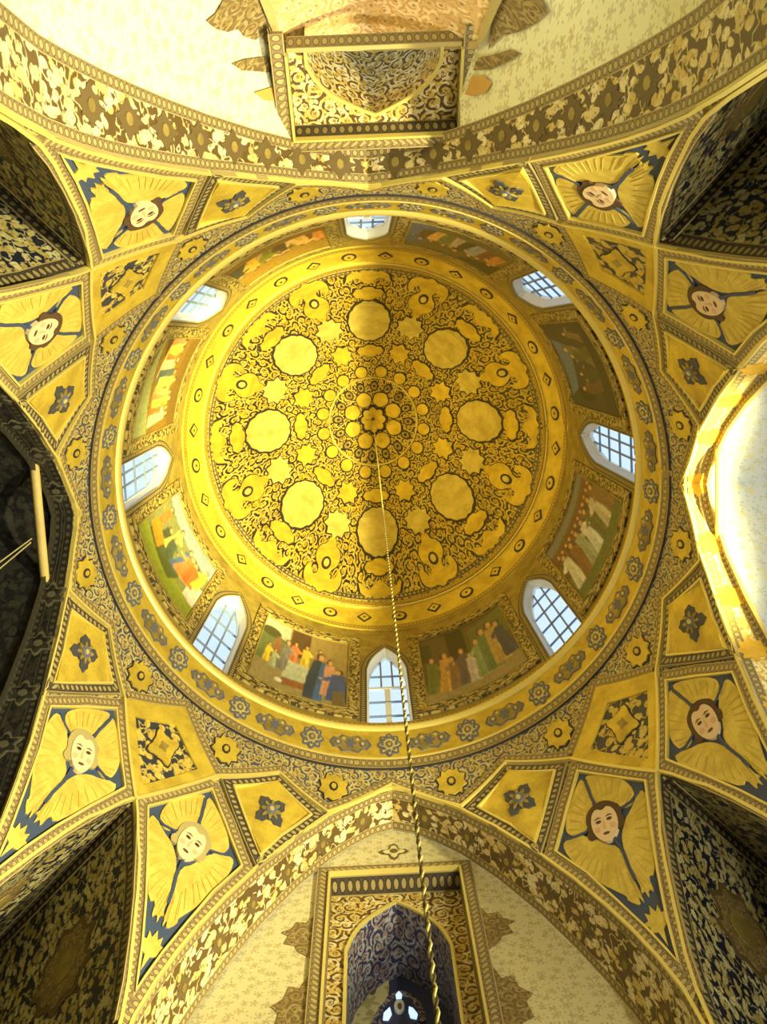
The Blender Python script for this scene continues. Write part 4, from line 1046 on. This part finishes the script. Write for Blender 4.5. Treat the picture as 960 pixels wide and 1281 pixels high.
def paint_scene(k):
    r = np.random.default_rng(40+k)
    if k == 1:       # interior, table, figures in blue
        cv = new_cv((150, 126, 84)); fpoly(cv, [(0, .0), (1, 0), (1, .22), (0, .3)], (150, 136, 92))
        fpoly(cv, [(0, .3), (.32, .3), (.32, 1), (0, 1)], (96, 108, 72)); fpoly(cv, [(0, .82), (.32, .72), (.32, 1), (0, 1)], (184, 190, 176)); fell(cv, .1, .78, .12, .08, (70, 74, 50)); fell(cv, .2, .55, .05, .2, (136, 96, 70))
        fpoly(cv, [(.34, .55), (.56, .55), (.56, 1), (.34, 1)], (84, 62, 48)); fpoly(cv, [(.56, .5), (1, .5), (1, .92), (.56, 1)], (150, 130, 84))
        for x, c in ((.40, (204, 120, 78)), (.53, (220, 190, 70)), (.68, (150, 90, 70))): figure(cv, x, .38, .42, c)
        fpoly(cv, [(.32, .18), (.70, .22), (.70, .44), (.34, .46)], (188, 196, 168)); fpoly(cv, [(.32, .18), (.70, .20), (.70, .12), (.34, .08)], (140, 90, 56))
        figure(cv, .28, .28, .5, (120, 120, 120), lean=.2); figure(cv, .12, .3, .3, (210, 180, 60)); figure(cv, .20, .25, .3, (160, 170, 140))
        figure(cv, .66, .02, .72, (58, 96, 150), lean=.15, arm=1, cloak=(40, 60, 88)); figure(cv, .80, .12, .55, (206, 150, 120)); figure(cv, .90, .05, .6, (60, 84, 140), seat=True, arm=-1)
        fpoly(cv, [(.86, 0), (.98, 0), (.98, .2), (.86, .2)], (104, 92, 66)); fell(cv, .3, .12, .04, .03, (220, 220, 200))
    elif k == 0:     # court with columns
        cv = new_cv((92, 78, 54)); fpoly(cv, [(0, 0), (1, 0), (1, .22), (0, .14)], (150, 134, 98)); fpoly(cv, [(.3, .5), (.5, .5), (.5, 1), (.3, 1)], (46, 42, 40)); fpoly(cv, [(.55, .4), (1, .55), (1, 1), (.55, .9)], (100, 104, 66)); fpoly(cv, [(0, .6), (.12, .6), (.12, .9), (0, .9)], (58, 64, 52))
        for x, y, h, c in ((.08, .12, .55, (100, 110, 60)), (.2, .1, .6, (196, 150, 80)), (.3, .1, .5, (130, 100, 80)), (.4, .12, .55, (88, 80, 96)), (.5, .1, .45, (190, 180, 180)), (.6, .12, .6, (130, 150, 110)), (.72, .14, .7, (96, 120, 84)), (.82, .18, .7, (176, 150, 90)), (.92, .2, .62, (60, 64, 96))): figure(cv, x, y, h, c, arm=r.choice([-1, 1]), lean=r.uniform(-.2, .2))
    elif k == 2:     # people on a green hill, blue sky
        cv = new_cv((116, 122, 84)); fpoly(cv, [(0, .8), (1, .72), (1, 1), (0, 1)], (140, 156, 176)); fpoly(cv, [(0, 0), (1, 0), (1, .24), (0, .18)], (136, 148, 50)); fpoly(cv, [(.1, .2), (.6, .12), (.7, .3), (.1, .35)], (70, 84, 48)); fpoly(cv, [(.82, .2), (1, .18), (1, .5), (.82, .46)], (196, 192, 190))
        for x, y, h, c in ((.14, .3, .5, (190, 110, 60)), (.26, .28, .42, (60, 70, 60)), (.36, .34, .5, (226, 200, 100)), (.46, .3, .4, (64, 80, 70)), (.56, .3, .5, (70, 100, 150)), (.66, .32, .55, (206, 120, 74)), (.78, .34, .5, (216, 96, 50)), (.88, .4, .42, (224, 190, 70))): figure(cv, x, y, h, c, arm=r.choice([-1, 1]), lean=r.uniform(-.5, .5), seat=r.random() < .5)
        fpoly(cv, [(.05, .26), (.3, .2), (.34, .36), (.08, .44)], (220, 130, 40))
    elif k == 3:     # long crowded row, warm
        cv = new_cv((124, 96, 40)); fpoly(cv, [(0, 0), (1, 0), (1, .3), (.4, .16), (0, .05)], (150, 158, 106)); fpoly(cv, [(0, .74), (1, .78), (1, 1), (0, 1)], (110, 84, 40)); fpoly(cv, [(0, .1), (.2, .2), (.16, .5), (0, .62)], (70, 50, 40))
        for i in range(11):
            x = .1+.078*i; figure(cv, x, .28+.02*(i % 3)-.05*(i < 5), .48, [(228, 130, 90), (232, 196, 80), (200, 110, 60), (236, 190, 150), (70, 90, 100), (240, 214, 90), (150, 160, 100)][i % 7], arm=r.choice([-1, 1]), lean=r.uniform(-.3, .3), seat=i < 4)
    elif k == 4:
        cv = new_cv((150, 118, 46)); fpoly(cv, [(0, 0), (1, 0), (1, .3), (0, .2)], (120, 84, 40))
        for x, h, c in ((.14, .5, (226, 140, 60)), (.22, .46, (110, 60, 40)), (.3, .5, (236, 180, 90)), (.42, .55, (232, 190, 130)), (.5, .5, (70, 50, 40)), (.62, .5, (110, 120, 40)), (.72, .5, (190, 150, 90)), (.82, .55, (224, 170, 60)), (.9, .5, (50, 60, 60))): figure(cv, x, .18, h, c, arm=r.choice([-1, 1]), lean=r.uniform(-.5, .5), seat=True)
    elif k == 5:
        cv = new_cv((104, 92, 56)); fpoly(cv, [(.75, 0), (1, 0), (1, .9), (.8, .8)], (84, 100, 128)); fpoly(cv, [(0, .5), (.4, .9), (.4, 1), (0, 1)], (60, 54, 30))
        for x, h, c in ((.1, .5, (190, 130, 60)), (.2, .5, (120, 70, 50)), (.32, .55, (150, 156, 160)), (.42, .6, (60, 60, 40)), (.52, .5, (190, 170, 150)), (.62, .55, (110, 120, 70)), (.72, .5, (220, 170, 80)), (.8, .5, (84, 70, 50))): figure(cv, x, .2, h, c, arm=r.choice([-1, 1]), lean=r.uniform(-.4, .4))
    elif k == 6:
        cv = new_cv((52, 56, 60)); fpoly(cv, [(.2, .8), (.7, .62), (.8, 1), (.1, 1)], (92, 116, 150)); fpoly(cv, [(0, 0), (1, 0), (1, .3), (0, .25)], (44, 44, 46)); fell(cv, .16, .6, .08, .18, (30, 28, 30))
        for x, h, c in ((.3, .5, (96, 70, 60)), (.42, .45, (60, 60, 56)), (.56, .6, (110, 112, 84)), (.66, .5, (80, 84, 60)), (.8, .4, (120, 100, 80))): figure(cv, x, .2, h, c, arm=r.choice([-1, 1]), lean=r.uniform(-.6, .6))
    else:
        cv = new_cv((112, 108, 74)); fpoly(cv, [(0, .86), (1, .9), (1, 1), (0, 1)], (120, 124, 130)); fpoly(cv, [(0, 0), (1, 0), (1, .14), (0, .16)], (92, 104, 62)); fpoly(cv, [(0, .6), (1, .6), (1, .86), (0, .82)], (110, 76, 62))
        for i in range(12):
            x = .06+.08*i; figure(cv, x, .36, .42, [(90, 70, 60), (120, 90, 60), (84, 64, 60)][i % 3], hairc=(100, 70, 60), lean=.1)
        for i in range(7): figure(cv, .1+.135*i, .14, .58, [(206, 206, 190), (130, 90, 60), (150, 160, 140), (210, 214, 214), (96, 100, 70), (190, 184, 160), (130, 100, 70)][i], arm=r.choice([-1, 1]), lean=.15)
    nz = r.normal(0, .05, (PH//3+1, PW//3+1)).repeat(3, 0).repeat(3, 1)[:PH, :PW, None]+r.normal(0, .04, (PH, PW, 1))
    cv = np.clip(cv*(1+nz*1.6), 0, 1)
    pad = cv.copy(); pad[1:-1, 1:-1] = (cv[1:-1, 1:-1]*2+cv[:-2, 1:-1]+cv[2:, 1:-1]+cv[1:-1, :-2]+cv[1:-1, 2:])/6
    return pad
SCL = ['dark court scene with a row of robed figures, right of the double-casement window', 'supper scene with a white table and blue-robed figure, left of the double-casement window',
       'hillside scene with orange and red robes under a blue sky, lower left of the drum', 'long crowded scene of orange and yellow figures on a brown ground, left of the drum',
       'brown scene of seated figures in orange robes, upper left under the ledge', 'dark green scene of figures with a blue corner, upper right under the ledge',
       'very dark landscape scene with a blue patch of sky, right of the drum', 'crowded assembly scene with white robes in rows, lower right of the drum']
for k in range(8):
    c = 45*[1, 2, 3, 4, 5, 6, 7, 0][k] + 22.5 - 0
    # scene k sits between window axes; map picture order
    c = [67.5, 112.5, 157.5, 202.5, 247.5, 292.5, 337.5, 22.5][k]
    pt = thing('mural_painting', SCL[k], 'painting', P(c, 4.2), 'painted scenes between the drum windows')
    cv = paint_scene(k)
    a0, a1, h0, h1 = c-12.6, c+12.6, 3.82, 4.66
    V = []; UV = []; cols = []
    for j in range(PH):
        for i in range(PW):
            # x grows clockwise seen from inside = decreasing t
            t = a1+(a0-a1)*i/(PW-1); h = h1+(h0-h1)*j/(PH-1); V.append(P(t, h, .035)); cols.append((*cv[j, i], 1))
    F = [[j*PW+i, j*PW+i+1, (j+1)*PW+i+1, (j+1)*PW+i] for j in range(PH-1) for i in range(PW-1)]
    mesh_obj('painted_canvas', V, F, paint, pt, cols=cols)
    for nm, path in (('frame_side', [(c-14.2, 3.76), (c-14.2, 4.74)]), ('frame_side', [(c+14.2, 3.76), (c+14.2, 4.74)]), ('frame_top', [(c-15.6, 4.74), (c+15.6, 4.74)]), ('frame_bottom', [(c-15.6, 3.765), (c+15.6, 3.765)])):
        strip(nm, path, .40 if 'side' not in nm else .26, frame_f, pt, 0, .04 if 'side' in nm else .045, vm=.36)
    strip('gold_fillet', [(c-12.7, 3.81), (c-12.7, 4.67), (c+12.7, 4.67), (c+12.7, 3.81)], .03, gold_dull, pt, 0, .06, True)
